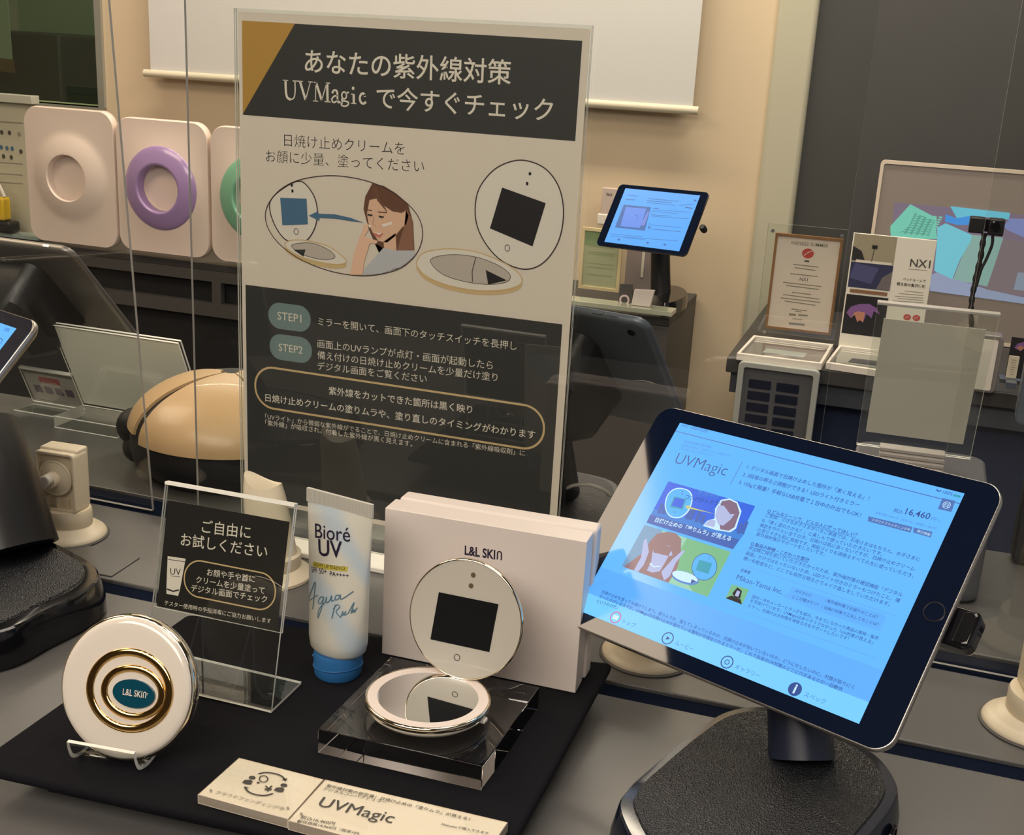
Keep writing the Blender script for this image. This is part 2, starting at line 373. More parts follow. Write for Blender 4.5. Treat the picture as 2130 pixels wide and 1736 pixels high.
bm = NB(); prism(bm, [(X0+0.01, slotline(X0, 0)+0.0004), (X1-0.01, slotline(X1, 0)+0.0004), (X1-0.01, slotline(X1, 1)-0.0004), (X0+0.01, slotline(X0, 1)-0.0004)], -0.035, -0.003); obj('slot_shade_strip', bm, navy_slot, t)  # flush dark strip painted for the shade inside the open slot
obj('trough_shade_strip', box(NB(), X0+0.01, X1-0.01, 0.8975, 0.9355, -0.05, -0.003), navy_slot, t)  # dark filler standing for the shade of the trough behind the dividers
obj('cabinet_body', box(NB(), X0+0.03, X1-0.03, 0.16, 1.08, FLOOR, -0.051), dark_unit, t)
q = P2((130, 1124), (291, 1161), (232, 1200), (60, 1170))
tag(obj('shadow_outline_plate', prism(NB(), q, 0.0, 0.0011), counter_m, bev=0.0004), 'thin added grey plate standing in for a shadow outline on the counter beside the black tablet stand', 'added plate')  # added thin plate; its outline imitates a shadow-shaped mark

# mat
MT = 0.025
mp = [at(*p, z=MT) for p in ((-62, 1575), (-62, 1592), (1025, 1830), (1275, 1378), (390, 1276))]
FL, FR, BR, BL = at(-62, 1592, z=MT), mp[2], mp[3], mp[4]
mc = [(p.x, p.y) for p in (FL, FR, BR, BL)]
t = root('display_mat', 'thin black cloth-covered board raised above the grey counter under the beauty products', 'display board', loc=(0, 0, 0))
def rounded(pts, r, n=6):
    out = []; m = len(pts)
    for i in range(m):
        p = Vector(pts[i]); a = (Vector(pts[i-1])-p).normalized()*r; b = (Vector(pts[(i+1) % m])-p).normalized()*r
        for k in range(n+1):
            s = k/n; out.append(tuple((p+a)*(1-s)**2+2*p*s*(1-s)+(p+b)*s*s))
    return out
obj('cloth_board', prism(NB(), rounded(mc, 0.006), MT-0.006, MT), cloth_m, t, bev=0.0025)
cx = sum(p[0] for p in mc)/4; cy = sum(p[1] for p in mc)/4
obj('riser', prism(NB(), [(cx+(x-cx)*0.8, cy+(y-cy)*0.8) for x, y in mc], 0.0, MT-0.006), black_slot, t)

# ---------- divider sheets
DY = 0.9085
def divider(x0, x1, label, lean=0.0, left=True, zt=0.62):
    M = frame((0, DY, 0), (1, 0, 0), (0, -lean, 1))
    r = root('acrylic_divider', label, 'divider', M)
    w = 0.003
    sheet('sheet', [(x0, 0.0), (x1, 0.0), (x1, zt), (x0, zt)], 0, w, r, me=mat('divider_edge', (0.42, 0.40, 0.36), 0.3))
    return r
divider(-0.600, -0.046, 'tall clear acrylic divider standing behind the large black and white poster')
divider(-1.65, -0.650, 'clear acrylic divider in front of the beige domed device, leaning forward', lean=0.072)
divider(0.045, 0.95, 'clear acrylic divider at the counter end nearest the projection picture')

# ================================================================== POSTER
PY = 0.899
M = frame((0, PY, 0), (1, 0, 0), (0, 0, 1))
p5 = lambda x, y: (480+x*0.36150, y*0.36150)
p6 = lambda x, y: (480+x*0.36150, 560+y*0.36150)
hold = root('acrylic_poster_stand', 'clear upright acrylic stand holding the large poster on the counter', 'sign holder', M)
a = on(M, 489, 17); b = on(M, 1233, 57)
sx0, sx1, sz1 = a[0], b[0], a[1]
sheet('front_sheet', [(sx0, 0.004), (sx1, 0.004), (sx1, sz1), (sx0, sz1)], 0.0006, 0.0022, hold)
sheet('back_sheet', [(sx0, 0.004), (sx1, 0.004), (sx1, sz1), (sx0, sz1)], -0.0024, -0.0008, hold)
obj('foot', box(NB(), sx0+0.02, sx1-0.015, 0.0002, 0.0052, 0.0026, 0.030), [acr_edge], hold, bev=0.001, label='clear acrylic foot strip with bright edge')
post = root('printed_poster', 'large printed poster with black header, gold corner and compact mirror picture', 'poster', M)
pl, pt_ = on(M, 495.5, 24); pr_, _ = on(M, 1227, 68); pb = on(M, 779, 1089)[1]
obj('paper', box(NB(), pl, pr_, pb, pt_, -0.0006, 0.0), paper_w, post)
R = Print(M, post, 0.0, 0.00008, p5)
R.poly('header_panel', ink_dark, [(65, 118), (2023, 235), (1982, 812), (70, 660)])
R.poly('gold_corner', ink_gold, [(65, 118), (370, 135), (70, 655)], 2)
R.text(ink_cream, 'あなたの紫外線対策', (427, 405), (1612, 476), 3, 0.009, res=4)
R.text(ink_cream, 'で今すぐチェック', (838, 612), (1850, 690), 3, 0.007, res=4)
# serif Latin title strokes
def serif(x0, x1, s):
    pass
def stroke(pts, w): R.line('lettering', ink_cream, [tuple(v)[:2] for v in cat([(x, y, 0) for x, y in pts], 5)], w, 3)
def bar(x0, y0, x1, y1, w): R.line('lettering', ink_cream, [(x0, y0), (x1, y1)], w, 3)
TK, TN, SF = 0.0020, 0.0008, 0.0008
stroke([(316, 462), (318, 525), (326, 560), (346, 573)], TK); stroke([(346, 573), (364, 562), (371, 528), (370, 466)], TN*1.3)
bar(399, 468, 431, 574, TK); bar(431, 574, 459, 472, TN)
bar(490, 474, 488, 580, TN); bar(491, 474, 524, 576, TK); bar(524, 576, 553, 478, TN); bar(556, 478, 558, 585, TK)
for a_ in ((300, 461, 331, 463), (357, 465, 385, 467), (384, 466, 416, 469), (446, 470, 472, 472), (477, 473, 499, 475), (474, 580, 503, 582), (548, 477, 573, 479), (540, 584, 576, 587), (694, 541, 707, 542), (694, 594, 723, 596)): bar(*a_, SF)
stroke([(584, 536), (594, 520), (608, 521), (614, 536), (615, 575), (621, 588), (632, 587)], TK*0.8); stroke([(614, 548), (594, 555), (582, 572), (590, 588), (604, 586), (615, 572)], TN*1.6)
R.line('lettering', ink_cream, ell(*R.L((653, 549)), 0.0021, 0.0027, 28), 0.0012, 3, px=False, closed=True); bar(664, 537, 680, 530, TK*0.7)
stroke([(643, 567), (640, 578), (662, 582), (678, 590), (672, 606), (652, 611), (637, 602), (644, 586)], TN*1.6)
bar(708, 541, 709, 594, TK); R.poly('lettering', ink_cream, ell(*R.L((705, 508)), 0.0012, 0.0014, 16), 3, px=False)
stroke([(774, 552), (765, 538), (751, 542), (743, 565), (750, 588), (765, 596), (779, 586)], [TN*2.4, TN*1.3]+[TK*0.9]*30); R.poly('lettering', ink_cream, ell(*R.L((772, 550)), 0.0010, 0.0012, 12), 3, px=False)
R.text(ink_blk, '日焼け止めクリームを', (308, 835), (1000, 886), 2, -0.012, res=3)
R.text(ink_blk, 'お顔に少量、塗ってください', (203, 925), (1112, 988), 2, -0.012, res=3)
# oval picture
cen = R.L((652, 1300))
ov = []
for p in [(200, 1240), (225, 1160), (300, 1080), (420, 1028), (600, 1010), (800, 1045), (960, 1125), (1070, 1230), (1105, 1340), (1075, 1450), (990, 1535), (870, 1575), (740, 1585), (580, 1560), (420, 1500), (300, 1420), (225, 1330)]: ov.append(R.L(p))
ovc = [tuple(v)[:2] for v in cat([(x, y, 0) for x, y in ov], 6, True)]
R.line('oval_outline', line_i, ovc, 0.0007, 6, px=False, closed=True)
def compact_print(R, lid, scr, rim, base, mir, tri, dots, ring, blue):
    lc = [tuple(v)[:2] for v in cat([(*R.L(p), 0) for p in lid], 6, True)]
    R.poly('compact_picture', white_i, lc, 2, px=False); R.line('compact_outline', line_i, lc, 0.0010, 3, px=False, closed=True)
    R.poly('compact_screen_print', blue_i if blue else ink_blk, scr, 4)
    bc = [tuple(v)[:2] for v in cat([(*R.L(p), 0) for p in base], 6, True)]
    lo = [(x, y-0.0035) for x, y in bc]
    R.poly('compact_gold_edge', ink_goldl, lo, 3, px=False); R.poly('compact_base_picture', white_i, bc, 4, px=False); R.line('compact_outline', ink_goldl, bc, 0.0009, 5, px=False, closed=True)
    mc_ = [tuple(v)[:2] for v in cat([(*R.L(p), 0) for p in mir], 6, True)]
    R.poly('mirror_picture', shade_i, mc_, 5, px=False); R.line('compact_outline', line_i, mc_, 0.0004, 6, px=False, closed=True)
    R.poly('compact_screen_print', ink_blk if not blue else ink_dark, tri, 6)
    for d in dots: 
        c = R.L(d); R.poly('compact_dots', ink_blk, ell(c[0], c[1], 0.0011, 0.0014, 12), 4, px=False)
    c = R.L(ring); R.line('compact_dots', line_i, ell(c[0], c[1], 0.0021, 0.0025, 20), 0.0005, 4, px=False, closed=True)
compact_print(R, [(1690, 922), (1810, 970), (1890, 1080), (1915, 1230), (1885, 1390), (1800, 1510), (1690, 1548), (1560, 1500), (1460, 1390), (1410, 1260), (1420, 1110), (1490, 1000), (1580, 940)],
    [(1562, 1078), (1813, 1168), (1737, 1417), (1492, 1313)], None,
    [(1072, 1500), (1120, 1450), (1260, 1430), (1420, 1450), (1570, 1510), (1660, 1575), (1670, 1630), (1580, 1665), (1420, 1670), (1250, 1640), (1130, 1590), (1080, 1540)],
    [(1150, 1495), (1250, 1465), (1400, 1475), (1530, 1520), (1605, 1575), (1590, 1620), (1480, 1635), (1330, 1615), (1210, 1570)],
    [(1468, 1552), (1590, 1612), (1482, 1636)], [(1722, 999), (1706, 1056)], (1592, 1426), False)
R.line('compact_outline', line_i, [(1412, 1478), (1390, 1560), (1392, 1622)], 0.0006, 7)
compact_print(R, [(400, 1042), (470, 1110), (498, 1200), (488, 1300), (445, 1375), (400, 1388), (320, 1380), (262, 1310), (228, 1220), (232, 1150), (300, 1085)],
    [(285, 1137), (437, 1142), (445, 1290), (298, 1296)], None,
    [(312, 1410), (350, 1382), (450, 1385), (570, 1420), (650, 1480), (662, 1510), (600, 1520), (480, 1500), (370, 1460)],
    [(350, 1415), (400, 1398), (480, 1400), (570, 1440), (600, 1480), (530, 1492), (420, 1465)],
    [(362, 1436), (432, 1434), (420, 1476)], [(352, 1065), (356, 1098)], (377, 1331), True)
R.poly('arrow_print', blue_i, [(450, 1240), (505, 1213), (505, 1228), (600, 1232), (690, 1252), (765, 1280), (690, 1270), (600, 1256), (510, 1252), (512, 1270)], 7)
# woman in the oval
R.poly('hair_print', hair_i, [(815, 1055), (775, 1130), (765, 1200), (780, 1260), (800, 1330), (830, 1400), (870, 1420), (900, 1560), (960, 1545), (1010, 1500), (1058, 1450), (1050, 1280), (1020, 1170), (950, 1110), (880, 1068)], 5)
R.poly('hair_highlight_print', hair_l, [(1010, 1200), (1045, 1260), (1056, 1440), (1000, 1500), (930, 1545), (975, 1380), (1000, 1300)], 6)
R.poly('face_print', skin_i, [(800, 1150), (785, 1230), (795, 1290), (820, 1340), (850, 1385), (900, 1395), (945, 1360), (985, 1310), (1010, 1290), (1025, 1240), (1010, 1210), (985, 1225), (930, 1215), (880, 1180), (845, 1140)], 6)
R.poly('face_print', skin_i, [(880, 1390), (950, 1340), (955, 1440), (885, 1430)], 6)
R.poly('face_print', skin_i, [(690, 1580), (705, 1480), (740, 1370), (760, 1330), (770, 1290), (790, 1285), (795, 1320), (770, 1360), (800, 1370), (848, 1385), (840, 1400), (800, 1400), (790, 1440), (770, 1500), (760, 1580)], 8)
R.poly('blouse_print', blouse_i, [(880, 1425), (950, 1440), (1058, 1440), (1060, 1470), (990, 1530), (870, 1572), (762, 1582), (775, 1540), (830, 1480)], 7)
R.poly('lip_print', lip_i, [(815, 1335), (850, 1345), (882, 1340), (860, 1368), (832, 1358)], 8)
R.poly('cream_print', white_i, [(815, 1330), (850, 1340), (876, 1338), (855, 1350)], 9)
R.poly('cream_print', white_i, [(870, 1290), (930, 1275), (930, 1290), (880, 1305)], 8)
R.poly('cream_print', white_i, [(790, 1290), (815, 1298), (800, 1310)], 8)
for p in ((803, 1235), (868, 1245)): R.line('eye_print', ink_blk, [(p[0]-14, p[1]-3), (p[0], p[1]+3), (p[0]+14, p[1]+2)], 0.0014, 9)
R.line('eye_print', hair_i, [(788, 1205), (815, 1212)], 0.0009, 9); R.line('eye_print', hair_i, [(850, 1218), (900, 1222)], 0.0009, 9)
R.line('eye_print', mat('nose_ink', (0.5, 0.28, 0.19), 0.5), [(825, 1245), (818, 1290), (838, 1300)], 0.0006, 9)
R.line('hair_print', hair_i, [(830, 1080), (855, 1150), (900, 1215)], [0.005, 0.003, 0.0006], 9)
R.done()
R = Print(M, post, 0.0, 0.00008, p6)
bl = R.L((85, 88)); tr = R.L((1908, 315)); bz = on(M, 779, 1079)[1]
R.poly('lower_panel', ink_dark, [(bl[0], bl[1]), (tr[0], (bl[1]+tr[1])/2), (tr[0], bz), (bl[0], bz)], 1, px=False)
for cxy, tx in (((338, 275), 'STEP1'), ((345, 455), 'STEP2')):
    c = R.L(cxy); a = R.L((cxy[0]-121, cxy[1])); w = abs(c[0]-a[0]); h = 0.0115
    R.poly('step_badge', ink_teal, rr(c[0]-w, c[0]+w, c[1]-h, c[1]+h, h*0.98), 2, px=False)
    R.text(ink_cream, tx, (cxy[0]-69, cxy[1]+12), (cxy[0]+69, cxy[1]+31), 3)
for tx, a, b in (('ミラーを開いて、画面下のタッチスイッチを長押し', (503, 318), (1645, 462)),
                 ('画面上のUVランプが点灯・画面が起動したら', (500, 445), (1508, 573)),
                 ('備え付けの日焼け止めクリームを少量だけ塗り', (500, 510), (1535, 642)),
                 ('デジタル画面をご覧ください', (500, 573), (1128, 650))):
    R.text(ink_cream, tx, a, b, 3, 0.0)
R.text(ink_cream, '紫外線をカットできた箇所は黒く映り', (565, 715), (1390, 826), 3, 0.008)
R.text(ink_cream, '日焼け止めクリームの塗りムラや、塗り直しのタイミングがわかります', (200, 755), (1752, 972), 3, 0.008)
R.text(ink_cream, '「UVライト」から微弱な紫外線がでることで、日焼け止めクリームに含まれる「紫外線吸収剤」に', (200, 858), (1692, 1072), 3)
R.text(ink_cream, '「紫外線」が吸収され、付着した紫外線が黒く見えます。', (200, 893), (1045, 1018), 3)
l = R.L((142, 690))[0]; r_ = R.L((1803, 912))[0]; tz = (R.L((230, 570))[1]+R.L((1700, 775))[1])/2; bz2 = (R.L((240, 805))[1]+R.L((1690, 1025))[1])/2
R.line('gold_outline', ink_goldl, rr(l, r_, bz2, tz, (tz-bz2)/2-0.0005, 14), 0.0018, 3, px=False, closed=True)
R.done()

# ================================================================== MAIN TABLET
E1, E2 = Vector((0.905, -0.424, 0.044)).normalized(), Vector((0.271, 0.633, 0.725))
scr = quad([(1416, 879.4), (2008.6, 1026.7), (1784.7, 1504), (1198.9, 1267)], 0.2073)
C = (scr[0]+scr[1]+scr[2]+scr[3])/4
MT1 = frame(C, scr[1]-scr[0], scr[0]-scr[3])
BW, BH, SW, SH = 0.1253, 0.0872, 0.10365, 0.0762
def tablet(name, label, M, frontmat=bezel_m, backm=None, group=None, lit=None, flip=False):
    r = root(name, label, 'tablet', M, group=group)
    bm = NB(); rings = []
    for ins, z in ((0.0045, -0.0078), (0.0022, -0.0073), (0.0006, -0.0058), (0.0, -0.004), (0.0, -0.0015), (0.0004, -0.0008), (0.0009, -0.0006)):
        rings.append([(x, y, z) for x, y in rr(-BW+ins, BW-ins, -BH+ins, BH-ins, 0.0125-ins, 10)])
    loft(bm, rings); obj('body', bm, backm or alu, r, smooth=True, ang=50)
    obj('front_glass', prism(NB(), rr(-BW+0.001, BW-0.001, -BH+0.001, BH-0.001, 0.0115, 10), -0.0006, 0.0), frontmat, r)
    if lit: obj('display', box(NB(), -SW, SW, -SH, SH, 0.0, 0.00005), lit, r)
    return r
blue_scr = emis('blue_lit_screen', lin((97, 178, 252)), 1.0, 0.10)
tb = tablet('display_tablet', 'large silver tablet on a black stand showing a blue-white product page with two pictures', MT1, lit=blue_scr)
s_txt = emis('screen_navy_text', lin((38, 72, 140)), 1.0); s_soft = emis('screen_soft_blue_text', lin((70, 125, 200)), 1.0)
s_bar = emis('screen_slate_bar', lin((72, 110, 175)), 1.0); s_wht = emis('screen_white_text', lin((190, 225, 250)), 1.0)
s_pan = emis('screen_pale_panel', lin((88, 166, 242)), 1.0); s_deep = emis('screen_deep_blue', lin((28, 92, 215)), 1.0); s_mid = emis('screen_mid_blue', lin((40, 120, 205)), 1.0)
s_city = emis('screen_city_blue', lin((50, 90, 170)), 1.0); s_skin = emis('screen_skin', lin((165, 175, 215)), 1.0); s_hair = emis('screen_hair', lin((120, 95, 120)), 1.0); s_hair2 = emis('screen_brown_hair', lin((140, 110, 115)), 1.0)
s_green = emis('screen_green', lin((110, 175, 130)), 1.0); s_green2 = emis('screen_pale_green', lin((140, 195, 170)), 1.0); s_cyan = emis('screen_cyan', lin((35, 150, 175)), 1.0); s_red = emis('screen_red', lin((190, 90, 140)), 1.0); s_grey = emis('screen_grey_blue', lin((110, 150, 185)), 1.0); s_yel = emis('screen_yellow', lin((185, 190, 110)), 1.0)
z4 = lambda x, y: (1130+x*0.29952, 830+y*0.29952)
z5 = lambda x, y: (1500+x*0.31111, 980+y*0.31111)
R = Print(MT1, tb, 0.00006, 0.00004, z4)
g0 = (230, 1463)
# page bands
TL, TR_, BR_, BL_ = (-SW, SH), (SW, SH), (SW, -SH), (-SW, -SH)
def band(v0, v1, m, layer=1, u0=-SW, u1=SW, name='page_band'): R.poly(name, m, [(u0, v0), (u1, v0), (u1, v1), (u0, v1)], layer, px=False)
band(SH-0.0075, SH-0.0069, s_bar)
R.text(s_txt, '19:51  4月27日(月)', (960, 190), (1138, 232), 3)
R.text(s_soft, '紫外線対策の新定番！', (975, 300), (1165, 342), 3)
R.text(s_soft, '日焼け止めの「塗りムラ」が見える！', (962, 326), (1298, 402), 3)
R.text(s_soft, 'デジタルコンパクトミラー', (950, 348), (1183, 402), 3)
R.text(s_txt, 'UVMagic', (908, 442), (1262, 532), 3, -0.012, res=3)
R.line('page_rule', s_bar, [(1385, 435), (1300, 590)], 0.0004, 3)
def k5(x, y):  # z5 coordinates expressed in z4 coordinates
    X, Y = z5(x, y); return ((X-1130)/0.29952, (Y-830)/0.29952)
R.text(s_txt, '1. デジタル画面で日焼け止めした箇所が「黒く見える」！', (1412, 480), k5(985, 195), 3, 0.006)
R.text(s_txt, '2. 3段階の明るさ調整ができる！LEDライト付きミラー', (1383, 532), k5(918, 238), 3, 0.006)
R.text(s_txt, '3. 105gと軽量！手軽なUSB充電で１日中の外出でもOK！', (1355, 587), k5(930, 306), 3, 0.006)
R.text(s_txt, '税込', k5(1150, 270), k5(1212, 284), 3); R.text(s_txt, '16,460', k5(1228, 286), k5(1390, 322), 3, 0.01); R.text(s_soft, '円～', k5(1400, 328), k5(1465, 344), 3)
R.text(s_soft, '税抜価格 14964 円（税率10%・消費税 1,496 円）', k5(1030, 282), k5(1440, 392), 3)
for a, b, tx in (((985, 300), (1280, 372), 'クラウドファンディング中'), ((1288, 375), (1414, 405), '興行情報')):
    R.poly('page_badge', s_bar, [k5(*a), k5(*b), k5(b[0]-14, b[1]+38), k5(a[0]-4, a[1]+34)], 3)
    R.text(s_wht, tx, k5(a[0]+20, a[1]+30), k5(b[0]-20, b[1]+28), 4)
R.poly('page_badge', s_bar, [k5(1480, 178), k5(1567, 198), k5(1540, 272), k5(1449, 252)], 3)
c = R.L(k5(1508, 226)); R.line('page_icon', s_wht, ell(*c, 0.0022, 0.0022, 20), 0.0003, 4, px=False, closed=True)
for dx in (-0.001, 0.001): R.line('page_icon', s_wht, [(c[0]+dx, c[1]-0.002), (c[0]+dx, c[1]+0.002)], 0.0002, 4, px=False)
for dy in (-0.001, 0, 0.001): R.line('page_icon', s_wht, [(c[0]-0.002, c[1]+dy), (c[0]+0.002, c[1]+dy)], 0.0002, 4, px=False)
R.text(s_txt, '100%', k5(1480, 148), k5(1545, 164), 3); R.poly('page_icon', s_cyan, [k5(1556, 152), k5(1604, 164), k5(1598, 178), k5(1550, 166)], 3)
R.line('page_icon', s_txt, [k5(1440, 122), k5(1456, 135), k5(1472, 128)], 0.0008, 3)
for tx, a, b, o in (('Q.どんなシーンで、どんな人に使ってほしい？', (307, 272), (905, 438), 0.012),
    ('ご家族：小さなお子さまがいるご家庭では、お母さまはもちろん、お子さまに', (295, 300), (1325, 602), 0), ('も「黒く塗れたかな？」と楽しんで使っていただきたいです。', (268, 335), (1075, 566), 0),
    ('美肌を守りたい全ての方：日焼けは肌に良くないですが、日焼け止めクリーム', (255, 368), (1290, 665), 0), ('の塗りすぎも肌に負担です。美肌づくりを頑張るすべての方に使っていただき、', (240, 398), (1285, 712), 0), ('紫外線対策のサポートをしたいです。', (232, 428), (690, 565), 0),
    ('Q.製品の特徴・こだわった部分', (195, 492), (585, 605), 0.012),
    ('外出時に持ち歩いていただきたかったため、紫外線対策の確認機能「デジタル', (180, 522), (1208, 838), 0), ('画面」だけではもったいないため、LEDライト付きのミラーもつけたこと。薄', (163, 555), (1190, 878), 0), ('暗い化粧室など、どこでも自然な明るさでメイク直しをしていただけます。', (147, 590), (1125, 902), 0),
    ('企画者', (128, 665), (192, 686), 0.01), ('Mikan-Yama Inc.', (98, 722), (405, 822), -0.008),
    ('国内・海外メーカーとタッグを組み、今までになかった商品の開発・販売', (205, 845), (1048, 1128), 0), ('を手掛けています。UVMagicはありそうでなかった「UV対策が見える」', (192, 872), (1012, 1155), 0), ('ミラー。日焼け止め対策を頑張る方をサポートしたいです！', (177, 905), (848, 1130), 0)):
    R.text(s_txt, tx, k5(*a), k5(*b), 3, o+0.004)
for a, b in (((305, 280), (905, 446)), ((193, 502), (583, 612))): R.line('page_rule', s_txt, [k5(*a), k5(*b)], 0.00025, 3)
R.poly('speech_bubble', s_pan, [k5(475, 768), k5(1090, 955), k5(1105, 980), k5(1060, 1070), k5(640, 935), k5(450, 850), k5(408, 828), k5(452, 815)], 2)
for tx, a, b in (('みなさんに', (492, 805), (602, 838)), ('ここが聞きたい！', (474, 846), (648, 900)), ('・紫外線対策でお困りのことは？', (690, 868), (1045, 985)), ('・日焼け対策で工夫してることは？', (668, 912), (1050, 1035))): R.text(s_txt, tx, k5(*a), k5(*b), 3, 0.004)
card = [k5(118, 620), k5(1165, 965), k5(1040, 1250), k5(-20, 880)]
R.line('page_rule', s_pan, card, 0.0008, 2, closed=True)
# bottom caption and tabs
a = R.L((330, 1480)); b = R.L((475, 1190))
band(-SH, -SH+0.0135, emis('screen_tab_bar', lin((112, 196, 255)), 1.0), 2)
band(-SH+0.0135, -SH+0.0335, s_pan, 1)
for tx, a, b in (('日焼け止めを塗っても焼けてしまう。塗りムラか、落ちてしまっているのか、日焼け止めが効いていないのか。どうにかしたいのに、対策が取りにく', (405, 1345), k5(885, 1455)),
                 ('かったのがいままでだ。UVMagicは日焼け止めが塗れている箇所が可視化されるミラーだ。これで自身のUV対策のどこに穴があるのか一目瞭然', (388, 1375), k5(805, 1470)), ('というわけだ。', (370, 1410), (515, 1458))): R.text(s_txt, tx, a, b, 4, 0.004)
for cxy, tx, m, kind in (((503, 1515), 'トップ', s_red, 0), ((865, 1660), 'ムービー', s_txt, 1), (k5(40, 1275), 'ギャラリー', s_txt, 2), (k5(494, 1456), 'スペック', s_txt, 3)):
    c = R.L(cxy)
    if kind == 3: R.poly('tab_icon', m, ell(*c, 0.0042, 0.0042, 28), 4, px=False); R.text(s_wht, 'i', (c[0]-0.0006, c[1]-0.0024), (c[0]+0.0008, c[1]-0.0024), 5, 0.03, px=False)
    else: R.line('tab_icon', m, ell(*c, 0.0038, 0.0038, 28), 0.0007, 4, px=False, closed=True)
    if kind == 1: R.poly('tab_icon', m, [(c[0]-0.001, c[1]-0.0013), (c[0]+0.0016, c[1]), (c[0]-0.001, c[1]+0.0013)], 4, px=False)
    if kind == 2: R.line('tab_icon', m, ell(*c, 0.0014, 0.0014, 16), 0.0005, 4, px=False, closed=True)
    if kind == 0: R.poly('tab_icon', s_wht, [(c[0]-0.002, c[1]-0.0015), (c[0]+0.002, c[1]-0.0015), (c[0]+0.002, c[1]+0.0015), (c[0]-0.002, c[1]+0.0015)], 4, px=False)
    R.text(s_soft, tx, (c[0]+0.0065, c[1]-0.0018), (c[0]+0.0065+0.0034*len(tx), c[1]-0.0018), 4, px=False)
# picture 1: city, compact, woman
A = [(870, 570), (1473, 742), (1318, 1042), (718, 858)]
R.poly('page_picture', s_deep, A, 3)
R.poly('page_picture', s_mid, [(770, 760), (1400, 930), (1318, 1042), (718, 858)], 4)
R.poly('page_picture', s_city, [(745, 800), (1360, 975), (1318, 1042), (718, 858)], 5)
for x, y, h in ((790, 790, 70), (820, 795, 50), (985, 830, 75), (1010, 835, 80), (1050, 850, 75), (1085, 860, 60), (1340, 930, 70), (1370, 930, 85)):
    R.poly('page_picture', s_city, [(x, y), (x+24, y+8), (x+24+h*0.4, y+8-h), (x+h*0.4, y-h)], 5)
R.poly('page_picture', s_wht, [tuple(v)[:2] for v in cat([(960, 617, 0), (1020, 640, 0), (1038, 700, 0), (1010, 780, 0), (950, 825, 0), (880, 815, 0), (845, 750, 0), (860, 670, 0), (905, 625, 0)], 5, True)], 6)
R.poly('page_picture', blue_scr, [tuple(v)[:2] for v in cat([(960, 624, 0), (1013, 645, 0), (1030, 700, 0), (1004, 774, 0), (948, 817, 0), (884, 808, 0), (852, 750, 0), (867, 672, 0), (908, 632, 0)], 5, True)], 7)
R.poly('page_picture', s_cyan, [(910, 675), (995, 695), (970, 770), (880, 750)], 8); R.poly('page_picture', s_deep, [(918, 684), (984, 699), (963, 758), (890, 741)], 9)
for d in ((970, 643), (966, 660), (913, 785)): R.poly('page_picture', s_txt, ell(*d, 4, 4, 10), 9)
R.text(s_txt, 'コンパクトミラー', (985, 690), (1245, 745), 9, 0.012); R.text(s_soft, '新発売の', (1070, 660), (1215, 700), 9, 0.006)
R.poly('page_picture', s_yel, [(985, 742), (1020, 738), (1015, 748), (1200, 800), (1012, 760), (1008, 770)], 10)
R.poly('page_picture', s_wht, [(1235, 700), (1295, 690), (1350, 715), (1378, 780), (1340, 900), (1300, 925), (1200, 910), (1110, 880), (1140, 845), (1190, 830), (1195, 760)], 8)
R.poly('page_picture', s_hair, [(1240, 710), (1295, 700), (1345, 725), (1365, 790), (1330, 890), (1290, 915), (1230, 905), (1215, 800)], 9)
R.poly('page_picture', s_skin, [(1215, 740), (1195, 810), (1215, 870), (1250, 880), (1300, 840), (1330, 800), (1300, 800), (1255, 740)], 10)
R.poly('page_picture', s_skin, [(1120, 875), (1160, 835), (1200, 845), (1190, 890)], 10)
R.text(s_wht, '日焼け止めの「塗りムラ」が見える', (775, 850), (1300, 985), 10, 0.02)
# picture 2: woman with hands on cheeks, compact, greenery
A = [(705, 872), (1303, 1060), (1143, 1372), (545, 1160)]
R.poly('beauty_picture', s_green2, A, 3); R.poly('beauty_picture', s_green, [(1000, 965), (1303, 1060), (1143, 1372), (1040, 1335), (900, 1130)], 4)
R.poly('beauty_picture', s_grey, [(705, 872), (830, 912), (700, 1215), (545, 1160)], 4)
R.poly('beauty_picture', s_hair2, [(870, 920), (790, 935), (740, 990), (700, 1060), (580, 1150), (560, 1165), (700, 1215), (870, 1275), (930, 1180), (955, 1080), (960, 970), (920, 930)], 5)
R.poly('beauty_picture', s_skin, [(760, 1060), (750, 1130), (720, 1190), (760, 1205), (810, 1195), (850, 1130), (870, 1090), (900, 1085), (880, 1020), (790, 1010)], 6)
R.poly('beauty_picture', s_hair2, [(780, 1000), (900, 1030), (870, 1090), (765, 1065)], 7)
R.poly('beauty_picture', s_skin, [(700, 980), (720, 968), (735, 1060), (700, 1150), (660, 1200), (630, 1190), (680, 1100)], 7); R.poly('beauty_picture', s_skin, [(985, 1055), (970, 1050), (900, 1110), (820, 1200), (840, 1260), (880, 1230), (920, 1140)], 7)
R.line('beauty_picture', s_wht, [(742, 1140), (770, 1165), (815, 1160)], 0.0009, 8)
for (cx_, cy_), (rx, ry), m, ly in (((1120, 1165), (88, 95), s_txt, 5), ((1120, 1165), (84, 91), blue_scr, 6), ((985, 1240), (100, 42), s_soft, 5), ((985, 1234), (92, 34), s_wht, 6)):
    R.poly('beauty_picture', m, ell(cx_, cy_, rx, ry, 28, 0.3), ly)
R.poly('beauty_picture', s_cyan, [(1085, 1115), (1175, 1140), (1148, 1215), (1060, 1188)], 7); R.poly('beauty_picture', s_txt, [(1032, 1250), (1070, 1270), (1025, 1278)], 7)
for d in ((1155, 1095), (1150, 1110), (1080, 1215)): R.poly('beauty_picture', s_txt, ell(*d, 3, 3, 10), 8)
